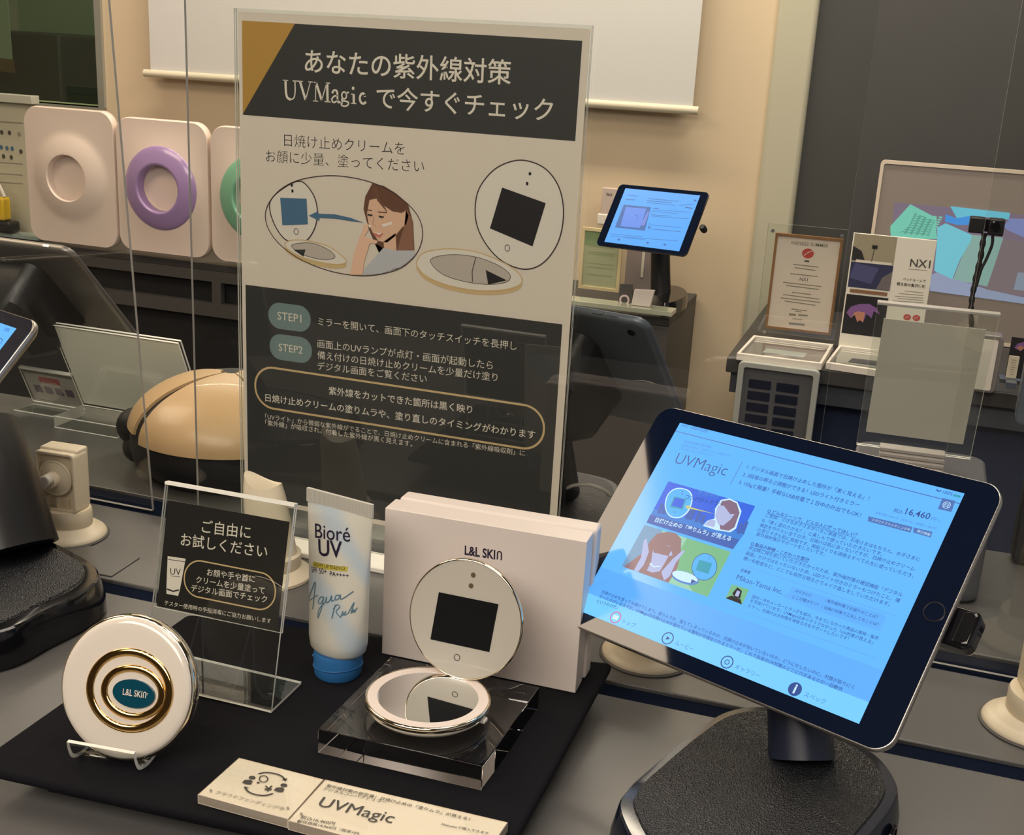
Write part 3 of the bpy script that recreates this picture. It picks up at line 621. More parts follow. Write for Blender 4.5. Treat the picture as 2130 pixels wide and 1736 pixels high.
# portrait
R.poly('portrait_picture', s_green, [k5(72, 755), k5(188, 790), k5(140, 890), k5(30, 848)], 3)
R.poly('portrait_picture', emis('screen_black', (0.002, 0.003, 0.01), 1.0), [k5(110, 775), k5(140, 800), k5(128, 850), k5(90, 845), k5(75, 815)], 4); R.poly('portrait_picture', s_skin, [k5(108, 795), k5(128, 805), k5(115, 840), k5(92, 832)], 5)
R.poly('portrait_picture', emis('screen_black', (0.002, 0.003, 0.01), 1.0), [k5(70, 830), k5(100, 845), k5(130, 855), k5(140, 890), k5(30, 848)], 5)
R.done()
# home button
hb = on(MT1, 1943, 1272)
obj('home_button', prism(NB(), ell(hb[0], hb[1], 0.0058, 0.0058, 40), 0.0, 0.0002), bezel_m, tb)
obj('home_button_ring', prism(NB(), ell(hb[0], hb[1], 0.0062, 0.0062, 40), 0.0, 0.00035, hole=ell(hb[0], hb[1], 0.0056, 0.0056, 40)), mat('dark_ring', (0.30, 0.30, 0.32), 0.12, metal=1.0), tb)

# ---------- tablet stand
def stand(name, label, outline, foot, top, h=0.030, r0=0.019, group=None, mats=None):
    mg, ms_ = mats or (blk_gloss, blk_sat)
    c = Vector((sum(p[0] for p in outline)/len(outline), sum(p[1] for p in outline)/len(outline), 0))
    r = root(name, label, 'tablet stand', loc=(c.x, c.y, 0), group=group)
    sm = [(v.x, v.y) for v in cat([(p[0]-c.x, p[1]-c.y, 0) for p in outline], 10, True)]
    def sc(k, dz=0): 
        return [(x*k, y*k, dz) for x, y in sm]
    bm = NB(); loft(bm, [sc(1.10, 0.0), sc(1.125, 0.003), sc(1.12, h*0.45), sc(1.075, h-0.0012), sc(1.06, h), sc(0.985, h+0.0005)]); obj('base', bm, mg, r, smooth=True, ang=32)
    obj('textured_top', loft(NB(), [sc(0.975, h), sc(0.965, h+0.0022)]), spk, r)
    f = Vector(foot)-c; t_ = Vector(top)-c; f.z = h+0.002
    mid = f+(t_-f)*0.5+Vector((0, 0, 0.006)); pts = cat([f, mid, t_], 9)
    n = len(pts); obj('neck', tube(NB(), pts, [r0*(1.06-0.12*i/n) for i in range(n)], 32), ms_, r, smooth=True)
    return r, c
out = [(-0.106, 0.582), (-0.107, 0.605), (-0.099, 0.633), (-0.086, 0.672), (-0.070, 0.708), (-0.045, 0.724), (-0.010, 0.712), (0.018, 0.697), (0.031, 0.672), (0.031, 0.650), (0.020, 0.615), (0.005, 0.575), (-0.012, 0.545), (-0.045, 0.532), (-0.080, 0.545)]
back = MT1 @ Vector((0.012, 0.0, -0.028))
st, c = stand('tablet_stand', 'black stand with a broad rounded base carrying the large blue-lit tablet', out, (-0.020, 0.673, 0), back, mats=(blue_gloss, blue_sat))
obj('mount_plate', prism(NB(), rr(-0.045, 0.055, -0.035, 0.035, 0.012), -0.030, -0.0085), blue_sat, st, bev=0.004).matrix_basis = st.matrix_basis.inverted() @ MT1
lg = frame((0, 0, 0.0324), E1, (0.424, 0.905, 0)); p0 = at(1690, 1693, z=0.0324)
Rb = Print(frame((p0.x-c.x, p0.y-c.y, 0.0326), E1, (0.424, 0.905, 0)), st, 0)
em = mat('embossed_black', (0.05, 0.05, 0.056), 0.2)
for k, (x, h_, sl_) in enumerate(((0, .004, 0), (.0018, .004, 0), (.004, .0024, 0), (.0062, .0024, .0006), (.0085, .0012, .001), (.0115, .0036, .0016), (.0145, .0024, 0), (.0165, .0024, 0), (.0188, .0022, .0004), (.0212, .0024, 0))): Rb.line('embossed', em, [(x, 0), (x+sl_, h_)], 0.0005, 1, px=False)
# the print is placed on the base itself
for (nm, mn), (bm, m) in Rb.d.items():
    o = obj('embossed_logo', bm, m, st); o.matrix_local = Rb.M
# rear port of the base
o = obj('side_port', lathe(NB(), [(0.008, 0), (0.008, 0.002), (0.006, 0.002), (0.006, 0.0005)], 24), blk_gloss, st); o.rotation_euler = (math.radians(90), 0, math.radians(70)); o.location = (0.0365-c.x, 0.640-c.y, 0.014); o.rotation_euler = (math.radians(90), 0, math.radians(78))

# ---------- left tablet and stand
TRc = at(80, 668, z=0.222)
CL = TRc-E1*BW-E2.normalized()*BH
MT2 = frame(CL, E1, E2)
tb2 = tablet('display_tablet', 'silver tablet with a blue screen cut off above the black stand at the counter end', MT2, lit=blue_scr)
R = Print(MT2, tb2, 0.00006, 0.00004)
R.text(s_txt, '100%', (SW-0.016, SH-0.005), (SW-0.007, SH-0.005), 2, px=False); R.line('page_icon', s_txt, rr(SW-0.016, SW-0.006, SH-0.026, SH-0.012, 0.003), 0.0006, 2, px=False, closed=True)
R.poly('page_icon', s_txt, rr(SW-0.0125, SW-0.0095, SH-0.022, SH-0.016, 0.0012), 2, px=False); R.done()
out2 = [(-0.575, 0.612), (-0.567, 0.650), (-0.563, 0.683), (-0.569, 0.708), (-0.590, 0.727), (-0.640, 0.746), (-0.720, 0.770), (-0.760, 0.755), (-0.775, 0.710), (-0.775, 0.640), (-0.755, 0.580), (-0.700, 0.560), (-0.620, 0.575)]
st2, c2 = stand('tablet_stand', 'black tablet stand with thick neck at the counter end by the cream gadget', out2, (-0.652, 0.712, 0), MT2 @ Vector((0.045, -0.005, -0.048)), r0=0.040, h=0.030)
o = obj('side_port', lathe(NB(), [(0.008, 0), (0.008, 0.002), (0.0055, 0.002), (0.0055, 0.0005)], 24), blk_gloss, st2); o.rotation_euler = (math.radians(90), 0, math.radians(62)); o.location = (-0.566-c2.x, 0.643-c2.y, 0.014)

# ---------- opposite tablets seen from behind
def back_tablet(corner, yawd, tilt, label, foot, frontmat, backm, L=0.9):
    a, t_ = math.radians(yawd), math.radians(tilt)
    e1 = Vector((math.cos(a), math.sin(a), 0)); nr = Vector((-math.sin(a), math.cos(a), 0)); e2 = -math.cos(t_)*nr+math.sin(t_)*Vector((0, 0, 1))
    C_ = Vector(corner)-e1*BW-e2*BH
    M = frame(C_, -e1, e2)
    tb_ = tablet('display_tablet', label, M, lit=blue_scr, backm=backm)
    return M, tb_
ML, tl = back_tablet((-0.833, 1.04, 0.217), -2, 48, 'silver-grey back of a tablet facing away, above the white card on the rear counter', None, None, mat('warm_grey_aluminium', (0.26, 0.24, 0.22), 0.42, metal=0.85))
MC, tc_ = back_tablet((-0.198, 0.96, 0.233), -12, 46, 'dark grey back of a tablet facing away, just behind the large poster', None, None, alu_dark)
obj('side_buttons', prism(prism(NB(), rr(-0.098, -0.087, 0.0868, 0.0878, 0.0004, 3), -0.0055, -0.003), rr(-0.085, -0.074, 0.0868, 0.0878, 0.0004, 3), -0.0055, -0.003), alu_dark, tc_)
obj('camera_lens', prism(NB(), ell(-0.108, 0.072, 0.0035, 0.0035, 24), -0.0088, -0.0078), blk_gloss, tc_)
o = obj('button', prism(NB(), rr(-0.098, -0.090, 0.0868, 0.0878, 0.0004, 3), -0.0055, -0.003), goldrim, tl)
def rstand(M, label, cxy, foot, k=1.0):
    x, y = cxy; o_ = [(x-0.075, y-0.055), (x-0.03, y-0.075), (x+0.03, y-0.075), (x+0.07, y-0.05), (x+0.06, y+0.03), (x+0.035, y+0.07), (x-0.035, y+0.07), (x-0.065, y+0.03)]
    o_ = [(x+(a_-x)*k, y+(b_-y)*k) for a_, b_ in o_]
    s, c_ = stand('tablet_stand', label, o_, foot, M @ Vector((0, 0.0, -0.03)), r0=0.023, h=0.026)
    s.location = s.location
    b_ = obj('mount_hull', loft(NB(), [[(a_, b2, z) for a_, b2 in rr(-w, w, -h2, h2, 0.02)] for w, h2, z in ((0.045, 0.035, -0.075), (0.062, 0.05, -0.055), (0.066, 0.056, -0.02), (0.068, 0.058, -0.0085))]), blk_sat, s, smooth=True)
    b_.matrix_basis = s.matrix_basis.inverted() @ M
    return s
rstand(ML, 'black stand on the rear counter under the silver-grey tablet back', (-1.045, 1.02), (-1.040, 1.02, 0), 0.8)
rstand(MC, 'black stand on the rear counter behind the large poster, a pale cable over its base', (-0.30, 1.05), (-0.295, 1.055, 0))

# ================================================================== THINGS ON THE MAT
# ---------- L&L box
b0, b1 = at(794, 1358.7, z=MT+0.0005), at(1196.7, 1441.7, z=MT+0.0005)
bw, bh = (b1-b0).length, 0.1108
MB = frame(b0, b1-b0, (0, 0, 1))
t = root('gift_box', 'white lidded gift box standing on its edge behind the open compact', 'box', MB)
d1, d2, d3 = 0.0185, 0.0022, 0.0150
obj('lid', prism(NB(), [(0, 0), (bw, 0), (bw, bh), (0, bh)], -d1, 0.0), box_w, t, bev=0.0006)
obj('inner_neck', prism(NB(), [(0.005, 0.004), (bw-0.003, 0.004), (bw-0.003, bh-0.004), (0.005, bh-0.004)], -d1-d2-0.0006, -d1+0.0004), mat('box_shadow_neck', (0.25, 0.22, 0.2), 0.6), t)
obj('base', prism(NB(), [(0.0018, 0), (bw+0.0018, 0), (bw+0.0018, bh+0.0006), (0.0018, bh+0.0006)], -d1-d2-d3, -d1-d2), box_w, t, bev=0.0022)
R = Print(MB, t, 0.0, 0.00015)
lskin(R, mat('navy_ink', (0.02, 0.015, 0.04), 0.4), (966.5, 1152.5), (1043, 1164.5), 1, 1.35)
R.done()
# ---------- acrylic block
fl = at(661, 1567, z=MT); fr = at(1004.5, 1645, z=MT); BZ = at(661, 1515, y=fl.y).z
tfl, tfr, tbr = at(661, 1515, z=BZ), at(1004.4, 1592, z=BZ), at(1122, 1428, z=BZ)
tbl = tfl+(tbr-tfr)
t = root('acrylic_block', 'thick clear acrylic block on the black cloth under the open compact', 'display block', loc=(0, 0, 0))
hx = [(p.x, p.y) for p in (tfl, tfr, tbr, tbl)]
obj('block', prism(NB(), hx, MT+0.0004, BZ), acr_block, t, bev=0.0004, seg=1)
# ---------- open compact
RC = 0.042
cb = at(890, 1451, z=BZ+0.009)
hg = at(945, 1392, z=BZ+0.011); dirh = Vector((hg.x-cb.x, hg.y-cb.y, 0)).normalized()
ex = Vector((dirh.y, -dirh.x, 0))
wl = at(757, 1450, z=BZ+0.007); wr = at(1023, 1470, z=BZ+0.007); RC = (Vector(wr)-Vector(wl)).length/2*0.985
cb = at(890, 1448, z=BZ+0.010)
MCB = frame((cb.x, cb.y, BZ+0.0014), ex, dirh+Vector((0, 0, -0.03)))
t = root('compact_mirror', 'open white and gold compact mirror with small square display, standing on the clear block', 'compact mirror', MCB)
obj('base_shell', lathe(NB(), [(RC*0.80, 0.0005), (RC*0.93, 0.0015), (RC*0.985, 0.0042), (RC*0.99, 0.0058)], 96), gloss_white, t, smooth=True, ang=60)
obj('base_rim', lathe(NB(), [(RC*0.975, 0.0046), (RC*1.0, 0.0055), (RC*1.0, 0.0078), (RC*0.985, 0.0088), (RC*0.96, 0.0088), (RC*0.955, 0.0082)], 96), goldrim, t, smooth=True, ang=70)
lr = emis('frosted_ring', (0, 0, 0), 0); 
obj('light_ring', prism(NB(), ell(0, 0, RC*0.955, RC*0.955, 96), 0.0078, 0.0086, hole=ell(0, 0, RC*0.80, RC*0.80, 96)), mat('frosted_white_ring', (0.80, 0.70, 0.64), 0.45), t)
obj('mirror', prism(NB(), ell(0, 0, RC*0.80, RC*0.80, 96), 0.0078, 0.0084), mirror_m, t)
obj('hinge', box(NB(), -0.011, 0.011, RC-0.003, RC+0.003, 0.0045, 0.011), goldrim, t, bev=0.001)
# lid
lq = quad([(913, 1231), (1037, 1256), (1018, 1355.6), (895.5, 1329)], 0.036)
le1 = (lq[1]-lq[0]); le1.normalize(); 
up = Vector((0.10, 0.16, 1.0))
hw = MCB @ Vector((0, RC+0.001, 0.0085))
# lid frame: right axis follows the hinge, up axis leans back a little
lx = Vector((le1.x, le1.y, 0)).normalized()
backv = Vector((-lx.y, lx.x, 0))
lean = math.radians(12)
ly = Vector((0, 0, 1))*math.cos(lean)+backv*math.sin(lean)
hw = at(967, 1402, y=hw.y)
lcen = None
best = None
for k in range(60):
    yy = hw.y-0.02+k*0.001
    c_ = at(967, 1288, y=yy)
    low = c_-ly*RC
    e = abs(low.z-(BZ+0.0085))
    if best is None or e < best[0]: best = (e, c_)
lcen = best[1]
ML2 = frame(lcen, lx, ly)
def lidobj(name, bm, m, **k):
    o = obj(name, bm, m, t, **k); o.matrix_world = ML2; return o
ML2i = MCB.inverted() @ ML2
def lid(name, bm, m, **k):
    o = obj(name, bm, m, t, **k); o.matrix_local = ML2i; return o
lid_o = lid('lid', lathe(NB(), [(RC*0.82, -0.0062), (RC*0.94, -0.0055), (RC*0.985, -0.0035), (RC*0.985, -0.0008)], 96), gloss_white, smooth=True, ang=60)
lid('lid_rim', lathe(NB(), [(RC*0.975, -0.0036), (RC*1.0, -0.003), (RC*1.0, -0.0006), (RC*0.985, 0.0003), (RC*0.972, 0.0003), (RC*0.97, -0.0004)], 96), goldrim, smooth=True, ang=70)
lid('lid_face', prism(NB(), ell(0, 0, RC*0.972, RC*0.972, 96), -0.0006, 0.0), mat('lid_face_acrylic', (0.50, 0.47, 0.41), 0.04, coat=0.6))
R = Print(ML2, t, 0.0, 0.00012)
sq = [R.L(p) for p in ((913, 1231), (1037, 1256), (1018, 1355.6), (895.5, 1329))]
def add_on_lid(name, bm, m): 
    o = obj(name, bm, m, t); o.matrix_local = ML2i
add_on_lid('lid_display', prism(NB(), sq[::-1], 0.0, 0.00025), mat('dark_display_glass', (0.010, 0.011, 0.012), 0.05, spec=0.45))
for p, r_ in (((984.6, 1195.4), 0.0016), ((980, 1217.8), 0.0016)):
    c_ = R.L(p); add_on_lid('sensor', prism(NB(), ell(*c_, r_, r_, 20), 0, 0.0003), mat('brass_sensor', (0.25, 0.20, 0.12), 0.25, metal=0.6))
c_ = R.L((950.6, 1366.8)); add_on_lid('touch_button', prism(NB(), ell(*c_, 0.0022, 0.0022, 28), 0, 0.0002, hole=ell(*c_, 0.0018, 0.0018, 28)), ink_blk)
# tab at front edge
ux = MCB.inverted() @ at(1000, 1497, z=BZ+0.003)
obj('latch_tab', box(NB(), ux.x-0.004, ux.x+0.004, ux.y-0.003, ux.y+0.002, 0.001, 0.004), white_pl, t, bev=0.001)

# ---------- closed compact on easel
Mcc_n = Vector((0.10, -0.93, 0.34)).normalized()
cc = quad([(131, 1290), (395, 1330), (380, 1590), (131, 1550)], 0.08)
base_pt = at(250, 1592, z=MT+0.004)
e1 = Vector((0, 0, 1)).cross(Mcc_n).normalized(); e2 = Mcc_n.cross(e1)
D = 0.0425
cpt = at(258, 1431, y=base_pt.y+0.015)
MCC = frame(cpt, e1, e2)
t = root('compact_mirror', 'closed round white compact with gold rings and teal centre badge on a clear easel', 'compact mirror', MCC)
def dome(r, z0, R0, h):  # shallow domed face
    return z0+h*(1-(r/R0)**2)
prof = [(D*0.90, -0.014), (D*0.985, -0.0115), (D*1.0, -0.0085)]
obj('back_shell', lathe(NB(), [(D*0.80, -0.0150)]+prof, 96), gloss_white, t, smooth=True, ang=60)
obj('gold_edge', lathe(NB(), [(D*0.985, -0.0090), (D*1.006, -0.0078), (D*1.010, -0.0060), (D*1.000, -0.0040), (D*0.985, -0.0028), (D*0.965, -0.0026)], 96), goldrim, t, smooth=True, ang=60)
fp = [(D*0.970, -0.0040), (D*0.968, -0.0024), (D*0.945, -0.0010)]+[(D*k, -0.0006+0.0012*(1-k*k)) for k in (0.88, 0.8, 0.7, 0.6, 0.5, 0.4, 0.3, 0.2, 0.1, 0.0)]
obj('front_shell', lathe(NB(), fp, 96), gloss_white, t, smooth=True, ang=60)
def ering(cx, cy, rx, ry, w, m, name, z=0.0008, rot=0.0):
    rings = []
    for k in range(13):
        t_ = math.pi*k/12; q = w/2*(1-math.cos(t_))   # from the outer edge inwards over a low round hump
        rings.append([(x, y, z-0.0006+0.0011*math.sin(t_)) for x, y in ell(cx, cy, rx-q, ry-q*0.92, 120, rot)])
    obj(name, loft(NB(), rings, cap=False), m, t, smooth=True, ang=80)
a = on(MCC, 178, 1435); b = on(MCC, 362, 1440); o1 = on(MCC, 268, 1346); o2 = on(MCC, 272, 1525)
eg = 0.0027
ering((a[0]+b[0])/2, (o1[1]+o2[1])/2, abs(b[0]-a[0])/2, abs(o1[1]-o2[1])/2, 0.0052, gold, 'outer_gold_ring')
a = on(MCC, 210, 1435); b = on(MCC, 346, 1442); o1 = on(MCC, 275, 1381); o2 = on(MCC, 280, 1498)
ering((a[0]+b[0])/2, (o1[1]+o2[1])/2, abs(b[0]-a[0])/2, abs(o1[1]-o2[1])/2, 0.0046, gold, 'inner_gold_ring', 0.0011)
a = on(MCC, 236, 1440); b = on(MCC, 325, 1443); o1 = on(MCC, 279, 1411); o2 = on(MCC, 282, 1472)
obj('teal_badge', prism(NB(), ell((a[0]+b[0])/2, (o1[1]+o2[1])/2, abs(b[0]-a[0])/2, abs(o1[1]-o2[1])/2, 64), -0.001, 0.0017), teal, t, bev=0.0003, seg=2)
R = Print(MCC, t, 0.0018, 0.00012)
lskin(R, white_i, (255, 1444), (303, 1451.5), 1, 1.35, 0.012)
R.line('lettering', white_i, ell(*R.L((306, 1443)), 0.0005, 0.0005, 12), 0.0002, 1, px=False, closed=True)
R.done()
# easel
hv = Vector((Mcc_n.x, Mcc_n.y, 0)).normalized()      # horizontal, towards the viewer
le = at(141, 1545, z=MT+0.016); re = at(280, 1570, z=MT+0.016)
xax = Vector((0.975, 0.222, 0)) if False else (Vector((re.x-le.x, re.y-le.y, 0))).normalized()
yax = Vector((-xax.y, xax.x, 0)); wd_ = (re-le).length
ME = Matrix(((xax.x, yax.x, 0, le.x), (xax.y, yax.y, 0, le.y), (0, 0, 1, MT), (0, 0, 0, 1)))
t = root('clear_easel', 'small bent clear acrylic easel cradling the closed round compact', 'easel', ME)
prof = [(p.y, p.z) for p in cat([(0, 0.0, 0.0175), (0, 0.001, 0.0115), (0, 0.005, 0.0045), (0, 0.016, 0.0014), (0, 0.028, 0.0040), (0, 0.040, 0.0125), (0, 0.0510, 0.034), (0, 0.0590, 0.052)], 6)]
prof += [(p.y, p.z) for p in cat([(0, 0.0602, 0.0535), (0, 0.0612, 0.0510), (0, 0.0625, 0.028), (0, 0.0650, 0.0022)], 4)] + [(0.055, 0.0014), (0.042, 0.0013)]
obj('bent_strip', strip(NB(), prof, 0, wd_, 0.0024), [acr, acr_edge], t)
# ---------- small acrylic sign
S0 = quad([(350, 1007), (626.7, 1051.4), (564, 1483.5), (293, 1425)], z=MT, anchor=2)
MS = frame((S0[2]), (1, 0.02, 0.0), (0.0, 0.24, 0.97))
t = root('acrylic_sign_holder', 'small L-shaped clear acrylic holder standing on the black cloth', 'sign holder', MS)
def sl(p): return on(MS, *p)
TLs, TRs, BLs = sl((350, 1007)), sl((626.7, 1051.4)), sl((293, 1425))
xl = (TLs[0]+BLs[0])/2; yt = (TLs[1]+TRs[1])/2
sheet('front_leaf', [(xl, 0.001), (0.0, 0.001), (0.0, yt), (xl, yt)], -0.0012, 0.0006, t)
yb = sl((573, 1420))[1]
sheet('back_leaf', [(xl, 0.052), (0.0, 0.052), (0.0, yt), (xl, yt)], -0.0036, -0.0020, t)
sheet('top_fold', [(xl, yt-0.0008), (0.0, yt-0.0008), (0.0, yt+0.0012), (xl, yt+0.0012)], -0.0038, 0.0008, t, m=acr_edge)
ft = at(629.6, 1423, z=MT+0.002); fl_ = MS.inverted() @ Vector((ft.x, ft.y, MT+0.0018))
Rf = MS.inverted()
bm = NB(); dep = 0.040
cs = [S0[2]+Vector((xl, 0, 0)), S0[2], S0[2]+Vector((0.0, dep, 0)), S0[2]+Vector((xl, dep, 0))]
hexa(bm, [Rf @ Vector((p.x, p.y, MT+0.0004)) for p in cs], [Rf @ Vector((p.x, p.y, MT+0.0022)) for p in cs])
for f in bm.faces:
    if abs(f.normal.dot(Rf.to_3x3() @ Vector((0, 0, 1)))) < 0.5: f.material_index = 1
o = obj('foot', bm, [acr, acr_edge], t)
for p in o.data.polygons: p.material_index = 1 if abs(p.normal.dot(Rf.to_3x3() @ Vector((0, 0, 1)))) < 0.5 else 0
t = root('tester_card', 'black printed card with white and gold lettering in the small acrylic holder', 'card', MS @ Matrix.Translation((0, 0, -0.0016)))
MS2 = MS @ Matrix.Translation((0, 0, -0.0016))
cq = [on(MS2, *p) for p in ((355, 1044), (605, 1082), (574, 1308), (320, 1262))]
cx0, cx1 = (cq[0][0]+cq[3][0])/2, (cq[1][0]+cq[2][0])/2; cy0, cy1 = (cq[2][1]+cq[3][1])/2, (cq[0][1]+cq[1][1])/2
obj('card', box(NB(), cx0, cx1, cy0, cy1, -0.0003, 0.0), mat('black_card', (0.017, 0.016, 0.015), 0.35), t)
z3 = lambda x, y: (100+x*0.35714, 980+y*0.35714)
R = Print(MS2, t, 0.0, 0.00006, z3)
R.text(ink_cream, 'ご自由に', (895, 350), (1178, 388), 2, 0.004, res=3)
R.text(ink_cream, 'お試しください', (772, 425), (1275, 500), 2, 0.004, res=3)
R.text(ink_cream, 'お顔や手や首に', (925, 603), (1205, 645), 2, 0.004)
R.text(ink_cream, 'クリームを少量塗って', (862, 645), (1260, 712), 2, 0.004)
R.text(ink_cream, 'デジタル画面でチェック', (832, 695), (1275, 763), 2, 0.004)
R.text(ink_cream, 'テスター使用時の手指消毒にご協力お願いします', (678, 776), (1297, 884), 2)
R.poly('tube_picture', white_i, [(697, 493), (802, 508), (768, 690), (758, 725), (690, 712), (690, 670)], 2)
R.line('tube_picture_lines', ink_blk, [(700, 512), (798, 526)], 0.0004, 3); R.line('tube_picture_lines', ink_blk, [(692, 684), (730, 698), (762, 690)], 0.0010, 3); R.text(ink_blk, 'UV', (712, 600), (773, 606), 3, 0.0)
R.line('tube_picture_lines', ink_blk, [(712, 608), (770, 614)], 0.0003, 3)
l, r_ = R.L((796, 600))[0], R.L((1326, 690))[0]; tp = (R.L((880, 528))[1]+R.L((1240, 580))[1])/2; bt = (R.L((880, 735))[1]+R.L((1220, 800))[1])/2
R.line('gold_outline', ink_goldl, rr(l, r_, bt, tp, (tp-bt)/2-0.0005, 14), 0.0009, 2, px=False, closed=True)
R.done()
# ---------- sunscreen tube
tbp = at(703, 1398, z=MT); TH = None
MTb = frame((tbp.x, tbp.y, MT), (0.985, -0.17, 0), (0, 0, 1))
MTb = Matrix(((0.985, 0.17, 0, tbp.x), (-0.17, 0.985, 0, tbp.y), (0, 0, 1, MT), (0, 0, 0, 1)))
lean_t = 0.0
ztop = at(702, 1030, y=tbp.y+0.0).z-MT
wtop = (at(779, 1045, y=tbp.y)-at(626, 1022, y=tbp.y)).length/2*0.99
wsh = (at(757, 1330, y=tbp.y)-at(640, 1315, y=tbp.y)).length/2
wcap = (at(746, 1370, y=tbp.y)-at(655, 1355, y=tbp.y)).length/2
zcap = at(702, 1350, y=tbp.y).z-MT
t = root('sunscreen_tube', 'white and pale blue sunscreen tube standing on its blue cap', 'tube', MTb)
obj('cap', lathe(NB(), [(wcap*0.93, 0.0004), (wcap*0.97, 0.0015), (wcap, zcap*0.5), (wcap, zcap*0.9), (wcap*0.98, zcap)], 48), mat('blue_cap', (0.028, 0.16, 0.42), 0.45), t, smooth=True)
obj('cap_lip', tube(NB(), [(wcap*1.0*math.cos(a), wcap*1.0*math.sin(a), zcap*(0.42+0.12*math.sin(a*1.0+2.2))) for a in (2*math.pi*k/40 for k in range(41))], 0.0006, 6), mat('blue_cap_edge', (0.02, 0.12, 0.34), 0.5), t)
obj('cap_notch', box(NB(), -wcap-0.003, -wcap+0.002, -0.004, 0.004, zcap*0.45, zcap*0.55), mat('blue_cap', (0, 0, 0)), t, bev=0.0008)
tube_m = mat('pale_swirl_tube', (0.62, 0.62, 0.58), 0.36)
nt = tube_m.node_tree; b_ = nt.nodes['Principled BSDF']; tcn = nt.nodes.new('ShaderNodeTexCoord'); wv = nt.nodes.new('ShaderNodeTexWave'); wv.inputs['Scale'].default_value = 9; wv.inputs['Distortion'].default_value = 9; wv.inputs['Detail'].default_value = 2; wv.inputs['Detail Scale'].default_value = 0.6; wv.bands_direction = 'DIAGONAL'
cr = nt.nodes.new('ShaderNodeValToRGB'); cr.color_ramp.elements[0].position = 0.45; cr.color_ramp.elements[0].color = (0.66, 0.64, 0.56, 1); cr.color_ramp.elements[1].position = 1.0; cr.color_ramp.elements[1].color = (0.50, 0.58, 0.64, 1)
nt.links.new(tcn.outputs['Object'], wv.inputs['Vector']); nt.links.new(wv.outputs['Fac'], cr.inputs[0]); nt.links.new(cr.outputs[0], b_.inputs['Base Color'])
rings = []
zb = zcap-0.001; zt = ztop-0.009
dsh = wsh*0.72
for k in range(21):
    s = k/20; z = zb+(zt-zb)*s
    w = wsh+(wtop-wsh)*s; d = dsh*(1-s)**0.8+0.0011
    if k == 0: w, d = wsh*0.80, dsh*0.80
    if k == 1: w, d, z = wsh*0.97, dsh*0.97, zb+0.004
    rings.append([(w*(abs(math.cos(a))**0.9)*(1 if math.cos(a) >= 0 else -1), d*math.sin(a), z) for a in (2*math.pi*j/48 for j in range(48))])
obj('tube_body', loft(NB(), rings), tube_m, t, smooth=True, ang=60)
bm = NB(); n = 60
for k in range(n):
    x0 = -wtop+2*wtop*k/n; x1 = x0+2*wtop/n; box(bm, x0, (x0+x1)/2, -0.0012, 0.0012, zt-0.0003, ztop); box(bm, (x0+x1)/2, x1, -0.0009, 0.0009, zt-0.0003, ztop)
obj('crimp', bm, mat('crimp_plastic', (0.60, 0.58, 0.52), 0.4), t)
# tube lettering wrapped on the front surface
class TubePrint:
    def __init__(s): s.Mf = MTb @ Matrix(((1, 0, 0, 0), (0, 0, -1, 0), (0, 1, 0, 0), (0, 0, 0, 1)))
    def dep(s, x, z):
        q = min(max((z-zb)/(zt-zb), 0), 1); w = wsh+(wtop-wsh)*q; d = dsh*(1-q)**0.8+0.0011
        u = min(abs(x)/w, 0.98); return d*math.sqrt(max(0, 1-u**2.2))
    def wrap(s, bm, extra=0.0002):
        for v in bm.verts:
            x, z = v.co.x, v.co.y; v.co = Vector((x, -s.dep(x, z)-extra-v.co.z, z))
TP = TubePrint()
def t_print(items, name, m):
    R = Print(TP.Mf, t, 0.0, 0.00005)
    def L2(p):  # find where the pixel meets the tube's front
        w = 0.01
        for _ in range(4):
            x, z = on(TP.Mf, *p, w); w = TP.dep(x, z)
        return (x, z)
    for it in items:
        if it[0] == 'T': R.text(m, it[1], L2(it[2]), L2(it[3]), 0, it[4], px=False, res=3, stretch=it[5] if len(it) > 5 else 1, shear=it[6] if len(it) > 6 else 0)
        if it[0] == 'P': R.poly('x', m, [L2(p) for p in it[1]], 0, px=False)
        if it[0] == 'L': R.line('x', m, [L2(tuple(v)[:2]) for v in cat([(*p, 0) for p in it[1]], 6)], it[2], 0, px=False)
    bmx = NB()
    for (nm, mn), (bm, mm) in R.d.items():
        bmesh.ops.subdivide_edges(bm, edges=[e for e in bm.edges if e.calc_length() > 0.004], cuts=4)
        me = bpy.data.meshes.new('x'); bm.to_mesh(me); bmx.from_mesh(me); bm.free(); bpy.data.meshes.remove(me)
    TP.wrap(bmx, 0.00025 if name != 'yellow_band' else 0.0002); obj(name, bmx, m, t)
z7 = lambda x, y: (600+x*0.41480, 980+y*0.41480)
navy_i = mat('navy_ink', (0, 0, 0))
t_print([('P', [z7(125, 450), z7(300, 478), z7(296, 502), z7(121, 474)])], 'yellow_band', mat('yellow_ink', (0.55, 0.47, 0.06), 0.5))
t_print([('T', 'Bioré', z7(135, 330), z7(311, 352), 0.004), ('T', 'UV', z7(152, 418), z7(272, 432), 0.015), ('T', 'LIGHT UP ESSENCE', z7(130, 471), z7(288, 495), 0.0, 1.1),
         ('T', 'SPF 50+', z7(117, 503), z7(193, 515), 0.0, 1.2), ('T', 'PA++++', z7(208, 521), z7(304, 533), 0.01)], 'lettering', navy_i)
